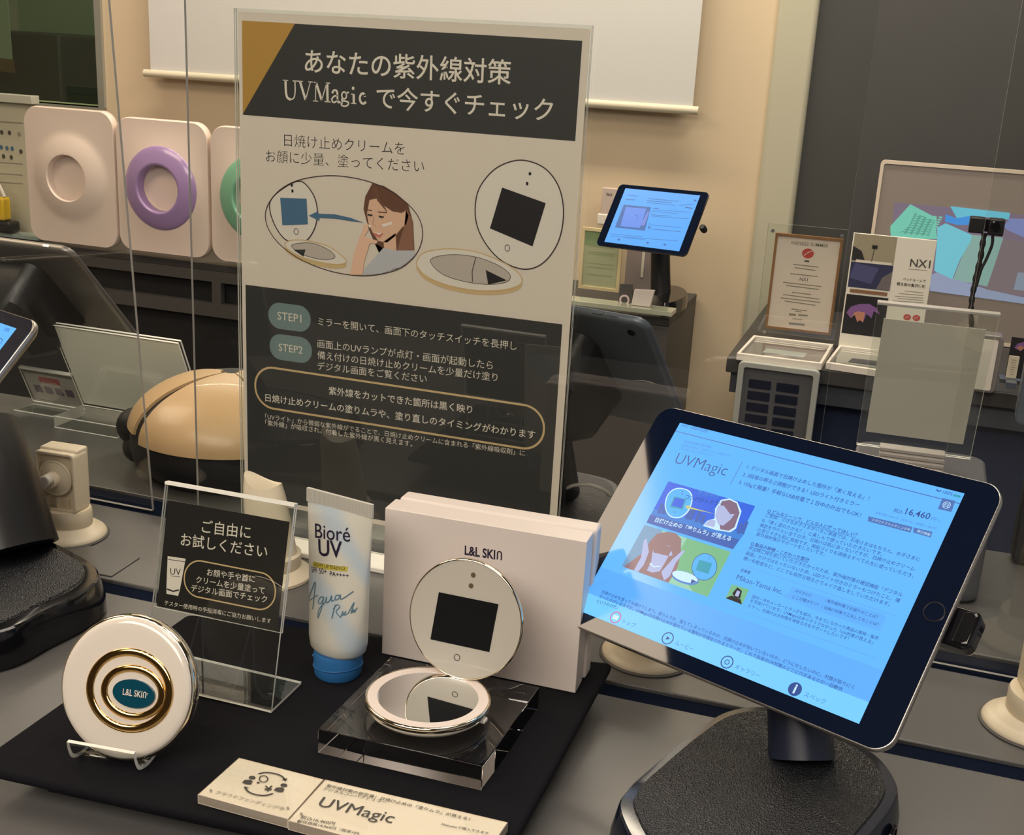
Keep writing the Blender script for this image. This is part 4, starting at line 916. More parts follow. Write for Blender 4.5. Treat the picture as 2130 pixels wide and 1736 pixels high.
t_print([('L', [z7(98, 640), z7(115, 600), z7(135, 555), z7(128, 640), z7(122, 690)], 0.0009), ('L', [z7(98, 650), z7(125, 632), z7(150, 620)], 0.0005),
         ('L', [z7(178, 628), z7(160, 632), z7(150, 655), z7(165, 660), z7(178, 630), z7(165, 690), z7(148, 733), z7(155, 690), z7(185, 655)], 0.0007),
         ('L', [z7(185, 655), z7(192, 628), z7(190, 655), z7(205, 650), z7(218, 622), z7(216, 648), z7(230, 645)], 0.0008), ('L', [z7(258, 620), z7(240, 622), z7(234, 642), z7(250, 640), z7(262, 618), z7(262, 640), z7(285, 630), z7(328, 600)], 0.0008),
         ('L', [z7(218, 738), z7(232, 680), z7(238, 668)], 0.0008), ('L', [z7(225, 690), z7(245, 668), z7(258, 680), z7(240, 702), z7(262, 732)], 0.0007), ('L', [z7(262, 732), z7(275, 700), z7(272, 722), z7(290, 700), z7(282, 720), z7(300, 712)], 0.0006),
         ('L', [z7(300, 712), z7(332, 655), z7(316, 710), z7(332, 690), z7(334, 705), z7(358, 675)], 0.0007)], 'script_lettering', mat('blue_grey_ink', (0.10, 0.20, 0.28), 0.5))
# ---------- price plates
z8 = lambda x, y: (380+x*0.33803, 1540+y*0.33803)
PT = MT+0.0065
def plate(name, label, c, lw):
    q = [at(*z8(*p), z=PT) for p in c]; M = frame(q[3], q[2]-q[3], q[0]-q[3])
    loc = [M.inverted() @ v for v in q]
    r = root(name, label, 'price plate', M)
    pts = [(v.x, v.y) for v in (loc[3], loc[2], loc[1], loc[0])]
    sheet('acrylic_plate', pts, -0.0060, 0.0, r, m=clear('plate_acrylic', (0.98, 0.98, 0.96)), me=mat('plate_edge', (0.70, 0.60, 0.48), 0.3), bev=0.0003, seg=1)
    ins = [(x, y) for x, y in pts]
    obj('paper', prism(NB(), ins, -0.0061, -0.0060+0.0056), paper_pl, r)
    return M, r
paper_pl = mat('warm_white_paper', (0.80, 0.72, 0.58), 0.5)
M1, r1 = plate('price_plate', 'short clear acrylic plate with people, bulb and yen icons', [(345, 102), (868, 236), (648, 480), (92, 328)], 0)
R = Print(M1, r1, 0.0, 0.0001, z8)
g = mat('grey_print', (0.30, 0.27, 0.22), 0.5); k_ = mat('dark_print', (0.07, 0.062, 0.055), 0.5)
R.text(g, 'クラウドファンディング中', (196, 325), (615, 430), 2, 0.004)
for c_, s in (((427, 228), 1), ((622, 275), 1)):
    R.poly('icon_print', k_, ell(c_[0], c_[1], 21, 11, 20), 2)
    R.poly('icon_print', k_, [(c_[0]-62, c_[1]+30), (c_[0]-45, c_[1]+14), (c_[0]-10, c_[1]+14), (c_[0]+4, c_[1]+22), (c_[0]-8, c_[1]+42), (c_[0]-40, c_[1]+40)], 2)
R.line('icon_print', k_, [tuple(v)[:2] for v in cat([(465, 205, 0), (510, 196, 0), (570, 204, 0), (610, 220, 0), (628, 240, 0)], 5)], 0.0011, 2)
R.poly('icon_print', k_, [(636, 250), (642, 232), (608, 240)], 2)
R.line('icon_print', k_, [tuple(v)[:2] for v in cat([(385, 290, 0), (400, 312, 0), (440, 330, 0), (500, 338, 0), (555, 326, 0)], 5)], 0.0011, 2)
R.poly('icon_print', k_, [(375, 292), (412, 292), (382, 282)], 2)
R.line('icon_print', k_, ell(497, 236, 26, 20, 20), 0.0007, 2, closed=True); R.line('icon_print', k_, [(470, 256), (458, 262)], 0.0016, 2)
R.text(k_, '¥', (498, 312), (548, 312), 2, 0.02)
for p in ((172, 308), (646, 416)): R.poly('icon_print', g, ell(*p, 8, 10, 12), 2)
R.done()
M2, r2 = plate('price_plate', 'long clear acrylic price plate beside the icon plate, with product name and price', [(876, 236), (2002, 500), (1795, 800), (648, 488)], 0)
R = Print(M2, r2, 0.0, 0.0001, z8)
R.text(k_, 'UVMagic', (826, 400), (1285, 508), 2, 0.0, res=4)
R.text(k_, '紫外線対策の新定番！日焼け止めの「塗りムラ」が見える！', (880, 283), (1762, 492), 2, 0.002)
R.text(k_, 'デジタルコンパクトミラー', (860, 303), (1248, 388), 2)
R.text(k_, '税込16,460円', (720, 478), (930, 521), 2); R.text(k_, '税抜価格14,964円（税率10%', (702, 500), (1085, 580), 2)
R.text(k_, 'Makuakeで購入できます', (1590, 520), (1880, 578), 2)
for p in ((730, 452), (712, 500)): R.poly('icon_print', g, ell(*p, 9, 10, 12), 2)
R.done()

# ================================================================== SUCTION-BASE GADGETS
def gadget(label, loc, rz, group=None):
    r = root('knob_gadget', label, 'gadget', Matrix.Translation(loc) @ Matrix.Rotation(rz, 4, 'Z'), group=group)
    obj('suction_base', lathe(NB(), [(0.034, 0.0005), (0.0345, 0.002), (0.033, 0.0045), (0.029, 0.0075), (0.026, 0.0085), (0.0235, 0.012)], 64), cream_pl, r, smooth=True, ang=60)
    obj('rubber_pad', lathe(NB(), [(0.0355, 0.0002), (0.036, 0.001), (0.0345, 0.0022)], 64), mat('brown_grey_rubber', (0.10, 0.09, 0.085), 0.6), r)
    obj('collar', lathe(NB(), [(0.0225, 0.011), (0.0235, 0.0125), (0.0235, 0.0255), (0.0225, 0.0275), (0.019, 0.0275)], 64, sy=0.82), cream_pl, r, smooth=True, ang=50)
    w, y0, y1, z0, z1 = 0.0195, -0.013, 0.013, 0.027, 0.082
    bm = NB(); prism(bm, rr(-w, w, z0, z1, 0.004), 0, y1-y0-0.006, hole=rr(-w+0.0025, w-0.0025, z0+0.0025, z1-0.0025, 0.0025))
    o = obj('housing_frame', bm, cream_pl, r, bev=0.0007); o.rotation_euler = (math.radians(90), 0, 0); o.location = (0, y0+(y1-y0-0.006), 0)
    obj('housing_back', box(NB(), -w+0.001, w-0.001, y0+0.006, y1-0.002, z0+0.001, z1+0.002), cream_pl, r, bev=0.002)
    o = obj('dial', lathe(NB(), [(0.0165, 0), (0.0165, 0.004), (0.0155, 0.005), (0.0145, 0.0045), (0.012, 0.0055), (0.007, 0.0065), (0.0065, 0.014)], 48), cream_pl, r, smooth=True, ang=40)
    o.rotation_euler = (math.radians(90), 0, 0); o.location = (-0.001, y0+0.0055, 0.058)
    bm = NB(); loft(bm, [[(x, y, z) for x, y in rr(-0.024, 0.006, -0.0048, 0.0048, 0.0046)] for z in (0, 0.009)])
    o = obj('lever', bm, white_pl, r, bev=0.0015); o.rotation_euler = (math.radians(90), math.radians(-38), 0); o.location = (-0.001, y0-0.006, 0.060)
    for k, x in enumerate((-0.010, 0.0, 0.010)): obj('rib', box(NB(), x-0.0006, x+0.0006, y0+0.001, y0+0.007, z0+0.002, z0+0.013), cream_pl, r)
    return r
g1 = at(140, 1103, z=0.004)
gad = gadget('cream suction-base gadget with a dial and lever beside the left black tablet stand', (g1.x, g1.y, 0), math.radians(4))
def copy_tree(o, parent=None):
    c_ = o.copy(); COL.objects.link(c_); c_.parent = parent
    for ch in o.children: copy_tree(ch, c_)
    return c_
for lab, loc, rz in (('cream suction-base gadget cut by the photo edge, standing by the black slot', at(2148, 1500, z=0.004), 100), ('cream gadget almost hidden under the large tablet, only its base edge showing', at(1345, 1352, z=0.004), 60)):
    g_ = copy_tree(gad); g_.matrix_world = Matrix.Translation((loc.x, loc.y, 0)) @ Matrix.Rotation(math.radians(rz), 4, 'Z'); g_['label'] = lab
# cream nozzle bottle behind the small sign
nb = at(566, 1195, z=0.0)
t = root('nozzle_bottle', 'cream cone-shaped bottle with slanted oval top behind the small tester sign', 'bottle', loc=(nb.x, nb.y, 0))
zt_ = at(545, 995, y=nb.y).z
obj('base_disc', lathe(NB(), [(0.034, 0.0005), (0.034, 0.003), (0.029, 0.007), (0.025, 0.010)], 48), cream_pl, t, smooth=True)
obj('collar', lathe(NB(), [(0.024, 0.009), (0.0245, 0.011), (0.0245, 0.021), (0.022, 0.023)], 48), cream_pl, t, smooth=True, ang=50)
rings = []
for k in range(15):
    s = k/14; z = 0.022+(zt_-0.024)*s; w = 0.0225-0.0045*s-0.0015*max(0, s-0.8)*5; 
    rings.append([(w*math.cos(a)-0.008*s, w*0.72*math.sin(a), z+(0.003*math.cos(2*a)-0.003*math.cos(a))*s*s) for a in (2*math.pi*j/40 for j in range(40))])
rings.append([(p[0]*0.9-0.0008, p[1]*0.85, p[2]-0.001) for p in rings[-1]])
obj('body', loft(NB(), rings), cream_pl, t, smooth=True, ang=60)

# ================================================================== REAR COUNTER THINGS
def stuck(name, label, catg, pts, y, th, m, holder=None):
    q = [at(*p, y=y) for p in pts]; cx_ = sum(v.x for v in q)/len(q); zb_ = min(v.z for v in q)
    r = root(name, label, catg, frame((cx_, y, zb_), (1, 0, 0), (0, 0, 1)))
    loc = [(v.x-cx_, v.z-zb_) for v in q]
    return r, loc
# white card in L holder (leaning)
B = at(174, 842, z=0.012); T = at(108, 677, x=B.x); T2 = at(368, 702.6, y=T.y)
ly_ = (T-B); wA = T2.x-T.x
MW = frame(B, (1, 0, 0), ly_)
t = root('white_display_card', 'large blank white card leaning in a clear holder beside the beige dome', 'card', MW)
hA = ly_.length
obj('card', box(NB(), 0, wA, 0.002, hA, -0.003, -0.0012), paper_card, t, bev=0.0004)
t = root('acrylic_card_holder', 'clear acrylic holder with a hollow front foot under the large white card', 'sign holder', MW)
sheet('leaf', [(-0.001, 0), (wA+0.002, 0), (wA+0.002, hA+0.001), (-0.001, hA+0.001)], -0.0008, 0.0008, t)
sheet('back_leaf', [(-0.001, 0), (wA+0.002, 0), (wA+0.002, hA+0.001), (-0.001, hA+0.001)], -0.006, -0.0036, t)
fo = [at(*p, z=0.003) for p in ((113, 884), (257, 922))]
Mi = MW.inverted()
bm = NB(); a_, b_ = fo[0], fo[1]; b_ = Vector((a_.x+0.085, a_.y, 0.003)); dy = Vector((0, B.y-a_.y-0.004, 0))
hexa(bm, [Mi @ Vector((p.x, p.y, 0.0005)) for p in (a_, b_, b_+dy, a_+dy)], [Mi @ Vector((p.x, p.y, 0.014)) for p in (a_, b_, b_+dy, a_+dy)])
o = obj('foot_block', bm, [acr, acr_edge], t)
for p in o.data.polygons:
    if abs((MW.to_3x3() @ p.normal).z) < 0.5 and abs((MW.to_3x3() @ p.normal).x) > 0.5: p.material_index = 1
tube_e = NB()
for pa, pb_ in ((a_, b_),):
    for z in (0.0008, 0.014): tube(tube_e, [Mi @ Vector((pa.x, pa.y, z)), Mi @ Vector((pb_.x, pb_.y, z))], 0.0007, 6)
obj('foot_edges', tube_e, acr_edge, t)
# small red sign
B = at(70, 832, z=0.006); T = at(40, 763, x=B.x); T2 = at(150, 790, y=T.y)
MR = frame(B, (1, 0, 0), T-B); hR = (T-B).length; wR = T2.x-T.x
t = root('small_label_card', 'small printed card with red and purple marks in a low clear holder', 'card', MR)
obj('card', box(NB(), 0.001, wR-0.001, 0.003, hR-0.001, -0.0016, -0.001), mat('grey_card', (0.34, 0.31, 0.27), 0.5), t)
R = Print(MR, t, -0.001, 0.0001)
R.poly('red_print', mat('red_ink', (0.34, 0.045, 0.045), 0.5), rr(wR*0.28, wR*0.68, hR*0.60, hR*0.78, 0.002), 1, px=False)
for i in range(4):
    x = wR*(0.12+0.2*i); R.poly('purple_print', mat('purple_ink', (0.08, 0.05, 0.09), 0.5), rr(x, x+wR*0.15, hR*(0.28), hR*(0.50), 0.001), 1, px=False)
R.poly('olive_print', mat('olive_ink', (0.12, 0.11, 0.07), 0.5), [(0.002, hR*0.85), (wR-0.002, hR*0.85), (wR-0.002, hR-0.002), (0.002, hR-0.002)], 1, px=False)
R.done()
t = root('acrylic_label_holder', 'low L-shaped clear holder round the small red-marked card', 'sign holder', MR)
sheet('leaf', [(0, 0), (wR, 0), (wR, hR), (0, hR)], 0.0, 0.0015, t); sheet('top_fold', [(0, hR-0.001), (wR, hR-0.001), (wR, hR+0.001), (0, hR+0.001)], -0.003, 0.0015, t, m=acr_edge)
bm = NB(); Mi = MR.inverted(); c4 = [Vector((B.x-0.004, B.y-0.03, 0)), Vector((B.x+wR-0.004, B.y-0.03, 0)), Vector((B.x+wR, B.y, 0)), Vector((B.x, B.y, 0))]
hexa(bm, [Mi @ (p+Vector((0, 0, 0.0006))) for p in c4], [Mi @ (p+Vector((0, 0, 0.0022))) for p in c4]); o = obj('foot', bm, [acr, acr_edge], t)
for p in o.data.polygons: p.material_index = 1 if abs((MR.to_3x3() @ p.normal).z) < 0.5 else 0

# beige domed device
dc = Vector((-0.646, 1.044, 0.0)); RX, RZ = 0.108, 0.108
t = root('domed_massager', 'black domed device with glossy beige shell panels and a thin cable, partly behind the poster', 'massager', loc=dc)
prof = [(0.070, 0.001), (0.088, 0.004), (0.100, 0.014), (0.104, 0.030), (0.103, 0.045)] + [(0.103*math.cos(a), 0.045+0.058*math.sin(a)) for a in (math.radians(k) for k in range(6, 91, 6))]
obj('body', lathe(NB(), prof, 72), blk_mat, t, smooth=True, ang=60)
def shell(a0, a1, e0, e1f, name, rr_=1.03):
    bm = NB(); rings = []
    N = 24
    for k in range(17):
        s = k/16
        row = []
        for j in range(N+1):
            q = j/N; az = a0+(a1-a0)*q; lo = e0; el = lo+(e1f(q)-lo)*s
            a_, e_ = math.radians(az), math.radians(el)
            row.append(Vector((0.103*math.cos(e_)*math.cos(a_), 0.103*math.cos(e_)*math.sin(a_), 0.045+0.058*math.sin(e_))))
        rings.append(row)
    outer = [[Vector((p.x*rr_, p.y*rr_, 0.045+(p.z-0.045)*rr_+0.001)) for p in row] for row in rings]
    V = [[bm.verts.new(p) for p in row] for row in outer]; U = [[bm.verts.new(p) for p in row] for row in rings]
    for i in range(16):
        for j in range(N):
            bm.faces.new((V[i][j], V[i][j+1], V[i+1][j+1], V[i+1][j])); bm.faces.new((U[i][j], U[i+1][j], U[i+1][j+1], U[i][j+1]))
    for i in range(16): bm.faces.new((V[i][0], V[i+1][0], U[i+1][0], U[i][0])); bm.faces.new((V[i][N], U[i][N], U[i+1][N], V[i+1][N]))
    for j in range(N): bm.faces.new((V[0][j], U[0][j], U[0][j+1], V[0][j+1])); bm.faces.new((V[16][j], V[16][j+1], U[16][j+1], U[16][j]))
    return obj(name, bm, mat('glossy_beige_shell', (0.56, 0.38, 0.20), 0.38, coat=0.1), t, smooth=True, ang=50)
shell(-118, -38, 0, lambda q: 86, 'shell_panel')
shell(-188, -126, 6, lambda q: 84, 'shell_panel')
shell(-30, 60, 0, lambda q: 86, 'shell_panel')
for x, y, z, s in ((-0.098, -0.030, 0.040, 0.020), (-0.092, -0.034, 0.019, 0.017)):
    bm = NB(); bmesh.ops.create_uvsphere(bm, u_segments=24, v_segments=14, radius=s); o = obj('side_pad', bm, blk_mat, t, smooth=True); o.location = (x, y, z)
cp = [at(*p, z=0.004) for p in ((262, 968), (290, 975), (318, 968))]
cp2 = [at(*p, z=0.012) for p in ((322, 950), (345, 970), (380, 986), (420, 990), (460, 986), (512, 972))]
for c_ in (cp2,): tag(obj('device_cable', tube(NB(), [tuple(v) for v in cat(c_, 8)], 0.0016, 8), mat('pinkish_cable', (0.42, 0.33, 0.29), 0.5), smooth=True), 'thin pinkish cable curving on the rear counter before the beige domed device', 'cable')

# white cable over the middle rear stand
q = [at(*p, z=z) for p, z in (((1163, 1025), 0.034), ((1190, 1010), 0.046), ((1225, 1008), 0.048), ((1255, 1018), 0.044), ((1268, 1030), 0.036))]
tag(obj('charging_cable', tube(NB(), [tuple(v) for v in cat(q, 8)], 0.0018, 8), mat('white_cable', (0.6, 0.56, 0.5), 0.4), smooth=True), 'white charging cable arching over a black base between poster and large tablet', 'cable')

# clear stand with blank grey card on a grey device
CS = quad([(1825, 627), (2077, 655.7), (2016.8, 955.3), (1781.6, 922.3)], z=0.092, anchor=3)
MCS = frame(CS[3], (CS[2]-CS[3]), (CS[0]-CS[3])); wS = (CS[1]-CS[0]).length; hS = (CS[0]-CS[3]).length
MCS = frame(CS[3], (1, 0.05, 0), CS[0]-CS[3])
zt_ = 0.078
t = root('grey_terminal', 'low dark grey box-shaped device with rounded corners under the clear card stand', 'device', loc=(CS[3].x+0.06, CS[3].y+0.02, 0))
pd = [at(*p, z=zt_) for p in ((1770, 960), (2060, 1040), (2050, 965), (1985, 942))]
yf = 1.015; xa, xb = at(1765, 1000, z=zt_).x-(CS[3].x+0.06), at(2056, 1010, z=zt_).x-(CS[3].x+0.06)
obj('housing', prism(NB(), rr(xa, xb, -0.15, 0.045, 0.02), 0.002, zt_), mat('grey_device_plastic', (0.085, 0.088, 0.10), 0.4), t, bev=0.003)
obj('top_recess', prism(NB(), rr(xa+0.02, xb-0.045, -0.10, 0.02, 0.003), zt_, zt_+0.0012), mat('grey_device_plastic', (0, 0, 0)), t)
t = root('acrylic_card_stand', 'clear acrylic stand with ribbed foot on the low grey device', 'sign holder', MCS)
sheet('front_leaf', [(0, 0.0), (wS, 0.0), (wS, hS), (0, hS)], 0.0006, 0.002, t); sheet('back_leaf', [(0, 0.0), (wS, 0.0), (wS, hS), (0, hS)], -0.002, -0.0008, t)
obj('top_rail', box(NB(), -0.0005, wS+0.0005, hS-0.0018, hS+0.0008, -0.003, 0.003), mat('divider_edge', (0, 0, 0)), t, bev=0.0004)
f0 = on(MCS, 1832, 915); f1 = on(MCS, 1965, 945); f2 = on(MCS, 1832, 955)
for k in range(4):
    y_ = 0.004-0.0042*k; obj('foot_rib', box(NB(), f0[0], f1[0], y_-0.0036, y_, 0.0022+0.003*k-0.004, 0.0022+0.003*k+0.006), [mat('grey_clear_rib', (0.36, 0.33, 0.30), 0.25)], t, bev=0.0006)
t = root('blank_grey_card', 'blank grey-beige card in the clear stand behind the large tablet', 'card', MCS)
s_ = 0.29952; gz = lambda x, y: (1500+x*s_, 440+y*s_)
q = [on(MCS, *gz(*p)) for p in ((1130, 740), (1840, 820), (1680, 1615), (1005, 1525))]
obj('card', prism(NB(), q[::-1], -0.0005, 0.0003), mat('grey_beige_card', (0.50, 0.46, 0.39), 0.6), t)
# rear tablet seen edge-on at the right border
t = root('rear_card_reader', 'dark grey upright device with a small white label at the photo edge beyond the divider', 'device', frame((0.184, 1.14, 0.0), (1, 0, 0), (0, 0, 1)))
a_ = at(2108, 700, y=1.14); b_ = at(2118, 880, y=1.14); d_ = at(2108, 960, y=1.14)
obj('upper_body', prism(NB(), rr(a_.x-0.17, a_.x-0.17+0.12, 0.135, at(2118, 690, y=1.14).z, 0.008), -0.02, 0.0), alu_dark, t, bev=0.003)
obj('lower_body', prism(NB(), rr(d_.x-0.17, d_.x-0.17+0.12, 0.0, 0.130, 0.008), -0.03, -0.004), blk_sat, t, bev=0.003)
obj('white_label', box(NB(), b_.x-0.17+0.001, b_.x-0.17+0.015, 0.131, 0.139, 0.0, 0.0008), paper_w, t)
# small camera module under the tablet edge at right
t = root('black_sensor_bar', 'small black rounded module poking out from behind the large tablet, over the grey counter', 'sensor', MT1)
q = on(MT1, 2012, 1290)
obj('module', prism(NB(), rr(0.110, 0.138, 0.0-0.012, 0.012, 0.005), -0.024, -0.010), blk_gloss, t, bev=0.003)

# ================================================================== BACK WALL ITEMS
CZ2 = -0.20
# roll-down screen
t = root('roll_down_screen', 'white roll-down projection screen on the cream wall behind the poster', 'projection screen', frame((-1.47, 3.31, 0.303), (1, 0, 0), (0, 0, 1)))
obj('fabric', box(NB(), -0.85, 0.855, 0.006, CEIL-0.303-0.06, -0.001, 0.0), mat('matt_white_screen', (0.64, 0.63, 0.62), 0.8), t)
obj('bottom_bar', tube(NB(), [(-0.872, 0, 0), (0.872, 0, 0)], 0.0115, 20), mat('ivory_bar', (0.68, 0.62, 0.48), 0.35), t, smooth=True, ang=50)
obj('housing', box(NB(), -0.9, 0.9, CEIL-0.303-0.07, CEIL-0.303-0.002, -0.03, 0.03), white_pl, t, bev=0.006)
# long back counter with lattice front
t = root('back_counter', 'dark counter along the cream wall with an open slotted front', 'counter', loc=(0, 2.97, CZ2))
xr = at(1394, 662, z=CZ2).x
obj('worktop', box(NB(), -3.6, xr, 0, WY-2.97-0.005, -0.02, 0), dark_unit, t, bev=0.002)
xa_ = at(1180, 700, y=2.97).x
obj('front_rails', box(box(box(box(box(NB(), -3.6, xa_, 0.0, 0.02, -0.052, -0.02), -3.6, xa_, 0, 0.02, -0.155, -0.115), -2.42, -2.38, 0, 0.02, -0.115, -0.052), -1.90, -1.87, 0, 0.02, -0.115, -0.052), -1.45, -1.42, 0, 0.02, -0.115, -0.052), mid_unit, t)
obj('dark_interior', box(NB(), -3.55, xa_-0.01, 0.03, WY-2.97-0.01, FLOOR-CZ2, -0.022), void_m, t)
obj('end_cabinet', box(NB(), xa_, xr, 0.001, WY-2.97-0.006, FLOOR-CZ2, -0.0205), mat('warm_grey_side', (0.085, 0.078, 0.075), 0.5), t, bev=0.002)
# wall panels with ring mouldings
PYP = 2.935
def ring_panel(x0, x1, z0, z1, label, ringm, hole=True):
    cx_, cz_ = (x0+x1)/2, (z0+z1)/2
    r = root('wall_ring_display', label, 'panel', frame((cx_, PYP, cz_), (1, 0, 0), (0, 0, 1)), group='square ring panels on the back counter')
    w, h = (x1-x0)/2-0.003, (z1-z0)/2
    pw = mat('satin_white_panel', (0.82, 0.68, 0.60), 0.28)
    bm = NB(); RO, RI = 0.1175, 0.066
    N = 72
    def P_(a, rad, z): return (rad*math.cos(a), rad*math.sin(a)*1.06, z)
    dense = rr(-w, w, -h, h, 0.045, 12); dn = []
    for i in range(len(dense)):
        a_, b_ = dense[i], dense[(i+1) % len(dense)]
        m_ = 24 if math.hypot(a_[0]-b_[0], a_[1]-b_[1]) > 0.03 else 1
        for k in range(m_): dn.append((a_[0]+(b_[0]-a_[0])*k/m_, a_[1]+(b_[1]-a_[1])*k/m_))
    outl = dn
    # outline ring matched by angle
    outl = sorted(outl, key=lambda p: math.atan2(p[1], p[0]) % (2*math.pi)); n = len(outl)
    angs = [math.atan2(p[1], p[0]) for p in outl]
    rows = [[(x*0.97, y*0.97, -0.03) for x, y in outl], [(x, y, -0.024) for x, y in outl], [(x, y, -0.006) for x, y in outl], [(x*0.985, y*0.985, 0.0) for x, y in outl]]
    prof_ = [(RO*1.18, 0.0004), (RO*1.06, 0.002), (RO, 0.005)] if not ringm else [(RO*1.12, 0.001), (RO, 0.006)]
    for rad, z in prof_: rows.append([(rad*math.cos(a), rad*math.sin(a), z) for a in angs])
    if not ringm:
        for rad, z in ((RO*0.85, 0.0115), (RI*1.12, 0.021), (RI*1.02, 0.0215), (RI*0.99, 0.019), (RI*0.96, -0.006), (0.001, -0.009)): rows.append([(rad*math.cos(a), rad*math.sin(a), z) for a in angs])
    else:
        for rad, z in ((RI, 0.006), (RI*0.96, -0.012), (0.001, -0.014)): rows.append([(rad*math.cos(a), rad*math.sin(a), z) for a in angs])
    loft(bm, rows); obj('panel_body', bm, pw, r, smooth=True, ang=50)
    if ringm:
        obj('coloured_ring', lathe(NB(), [(RO*0.985, 0.004), (RO*1.0, 0.007), (RO*0.975, 0.010), (RO*0.85, 0.016), (RI*1.12, 0.0235), (RI*1.03, 0.0245), (RI*0.995, 0.022), (RI*0.97, -0.010)], 72, cap=False), ringm, r, smooth=True, ang=80)
    return r
ring_panel(-2.500, -2.186, -0.185, 0.206, 'white square panel with a plain white raised ring, beside the yellow gadget', None)
ring_panel(-2.186, -1.880, -0.182, 0.196, 'white square panel with a lilac ring on the back counter', mat('lilac_gloss', (0.36, 0.24, 0.47), 0.25, coat=0.5))
ring_panel(-1.878, -1.570, -0.182, 0.193, 'white square panel with a mint green ring half behind the poster', mat('mint_gloss', (0.22, 0.50, 0.33), 0.25, coat=0.5))
# left-most items
t = root('product_blister', 'white product backing card with rows of small blue and black parts at the far left', 'product card', frame((-2.70, 3.06, CZ2), (1, 0, 0), (0, 0, 1)))
obj('backing', box(NB(), -0.25, 0.135, 0.0, 0.40, -0.02, -0.01), mat('pale_backing_card', (0.55, 0.52, 0.40), 0.5), t, bev=0.003)
R = Print(frame((-2.70, 3.06, CZ2), (1, 0, 0), (0, 0, 1)), t, -0.01, 0.0015)
for p, m in [((4, 275), k_), ((20, 276), k_), ((3, 306), blue_i), ((15, 308), blue_i), ((26, 309), blue_i), ((8, 325), k_), ((24, 327), k_), ((44, 315), k_), ((40, 279), g)]:
    c_ = on(R.M, *p, -0.01); R.poly('small_parts', m, ell(*c_, 0.006, 0.007, 14), 1, px=False)
for y_ in (252, 337, 360, 378): R.line('card_lines', g, [(-10, y_), (48, y_+4)], 0.003, 1)
R.done()
obj('glass_cover', box(NB(), -0.25, 0.14, 0.40, 0.425, -0.025, 0.01), mat('pale_cover', (0.5, 0.5, 0.42), 0.2), t, bev=0.002)
t = root('glass_riser', 'pale glass shelf plate at the far left of the back counter', 'shelf', frame((-2.70, 3.0, CZ2), (1, 0, 0), (0, 0, 1)))
obj('plate', box(NB(), -0.30, 0.19, 0.004, 0.016, -0.03, 0.02), mat('pale_green_glass', (0.28, 0.36, 0.34), 0.1, coat=0.5), t, bev=0.001)
t = root('yellow_gadget', 'small yellow gadget with a white loop cord, on a black base', 'gadget', frame((-2.645, 2.985, CZ2+0.018), (1, 0, 0), (0, 0, 1)))
obj('round_base', box(NB(), -0.10, 0.045, 0.0, 0.035, -0.03, 0.02), blk_sat, t, bev=0.008)
obj('body', box(NB(), -0.10, 0.022, 0.036, 0.105, -0.02, 0.015), mat('yellow_plastic', (0.75, 0.50, 0.03), 0.4), t, bev=0.006)
obj('loop_cord', tube(NB(), [tuple(v) for v in cat([(-0.10, 0.150, 0), (-0.05, 0.175, 0), (-0.01, 0.155, 0), (0.018, 0.107, 0)], 6)], 0.005, 8), white_pl, t, smooth=True)

# ---------- small counter group behind the poster, right side
fs = .23048; fz = lambda x, y: (1180+x*fs, 360+y*fs)
fq = quad([fz(520, 152), fz(1195, 218), fz(1015, 688), fz(340, 603)], 0.2073)
Cf = (fq[0]+fq[1]+fq[2]+fq[3])/4
e1f = fq[1]-fq[0]; e2f = fq[0]-fq[3]
MF = frame(Cf, e1f, e2f)
tf = tablet('display_tablet', 'small black-framed tablet with blue page on a tall black stand by the cream wall', MF, lit=emis('far_blue_screen', lin((88, 168, 250)), 1.0), backm=blk_gloss)
R = Print(MF, tf, 0.0001, 0.00015, fz)
for a_, b_, w in (((540, 198), (640, 208), .0012), ((525, 238), (612, 242), .0018), ((735, 230), (1005, 255), .0015), ((720, 248), (945, 268), .0018), ((712, 264), (975, 290), .0012), ((1065, 308), (1130, 318), .003), ((1010, 290), (1140, 280), .001),
                  ((775, 315), (825, 322), .002), ((770, 330), (1105, 352), .001), ((765, 345), (1000, 366), .001), ((755, 375), (930, 388), .0014), ((752, 388), (1090, 412), .001), ((735, 452), (750, 455), .0012), ((730, 465), (1020, 490), .001), ((760, 505), (1020, 528), .0014), ((400, 548), (680, 575), .001), ((390, 566), (1000, 612), .001), ((500, 580), (700, 600), .001)):
    R.line('page_lines', s_bar, [a_, b_], w, 2)
R.poly('page_picture', s_bar, [(510, 285), (755, 308), (700, 520), (430, 490)], 2); R.poly('page_picture', emis('screen_periwinkle', lin((105, 145, 235)), 1), [(530, 305), (715, 322), (655, 495), (480, 478)], 3)
R.line('page_picture', s_soft, [(610, 375), (635, 385), (638, 405), (620, 420)], 0.002, 4); R.poly('page_picture', emis('screen_mauve', lin((120, 140, 220)), 1), [(725, 345), (742, 350), (695, 475), (660, 470)], 4)
for p in ((1155, 248), (740, 490), (465, 600), (725, 628), (880, 645)): R.poly('page_lines', s_bar, ell(*p, 12, 10, 10), 3)
R.done()
kn = MF @ Vector((BW+0.006, -0.012, -0.004)); 
obj('side_knob', lathe(NB(), [(0.007, -0.012), (0.008, -0.008), (0.008, 0.004), (0.006, 0.008)], 24), blk_sat, tf).location = (BW+0.012, -0.005, -0.008)
ft = at(1425, 632, z=CZ2); 
ftp = at(1385, 560, y=3.18)
t = root('tablet_stand', 'tall black stand carrying the small blue-lit tablet by the cream wall', 'tablet stand', loc=(ftp.x+0.02, 3.14, CZ2))
hx_ = [at(*fz(*p), z=CZ2+0.035) for p in ((820, 1035), (920, 1015), (1020, 1030), (1075, 1070), (1070, 1110), (930, 1170), (830, 1150))]
o_ = [(v.x-t.location.x, v.y-t.location.y) for v in hx_]
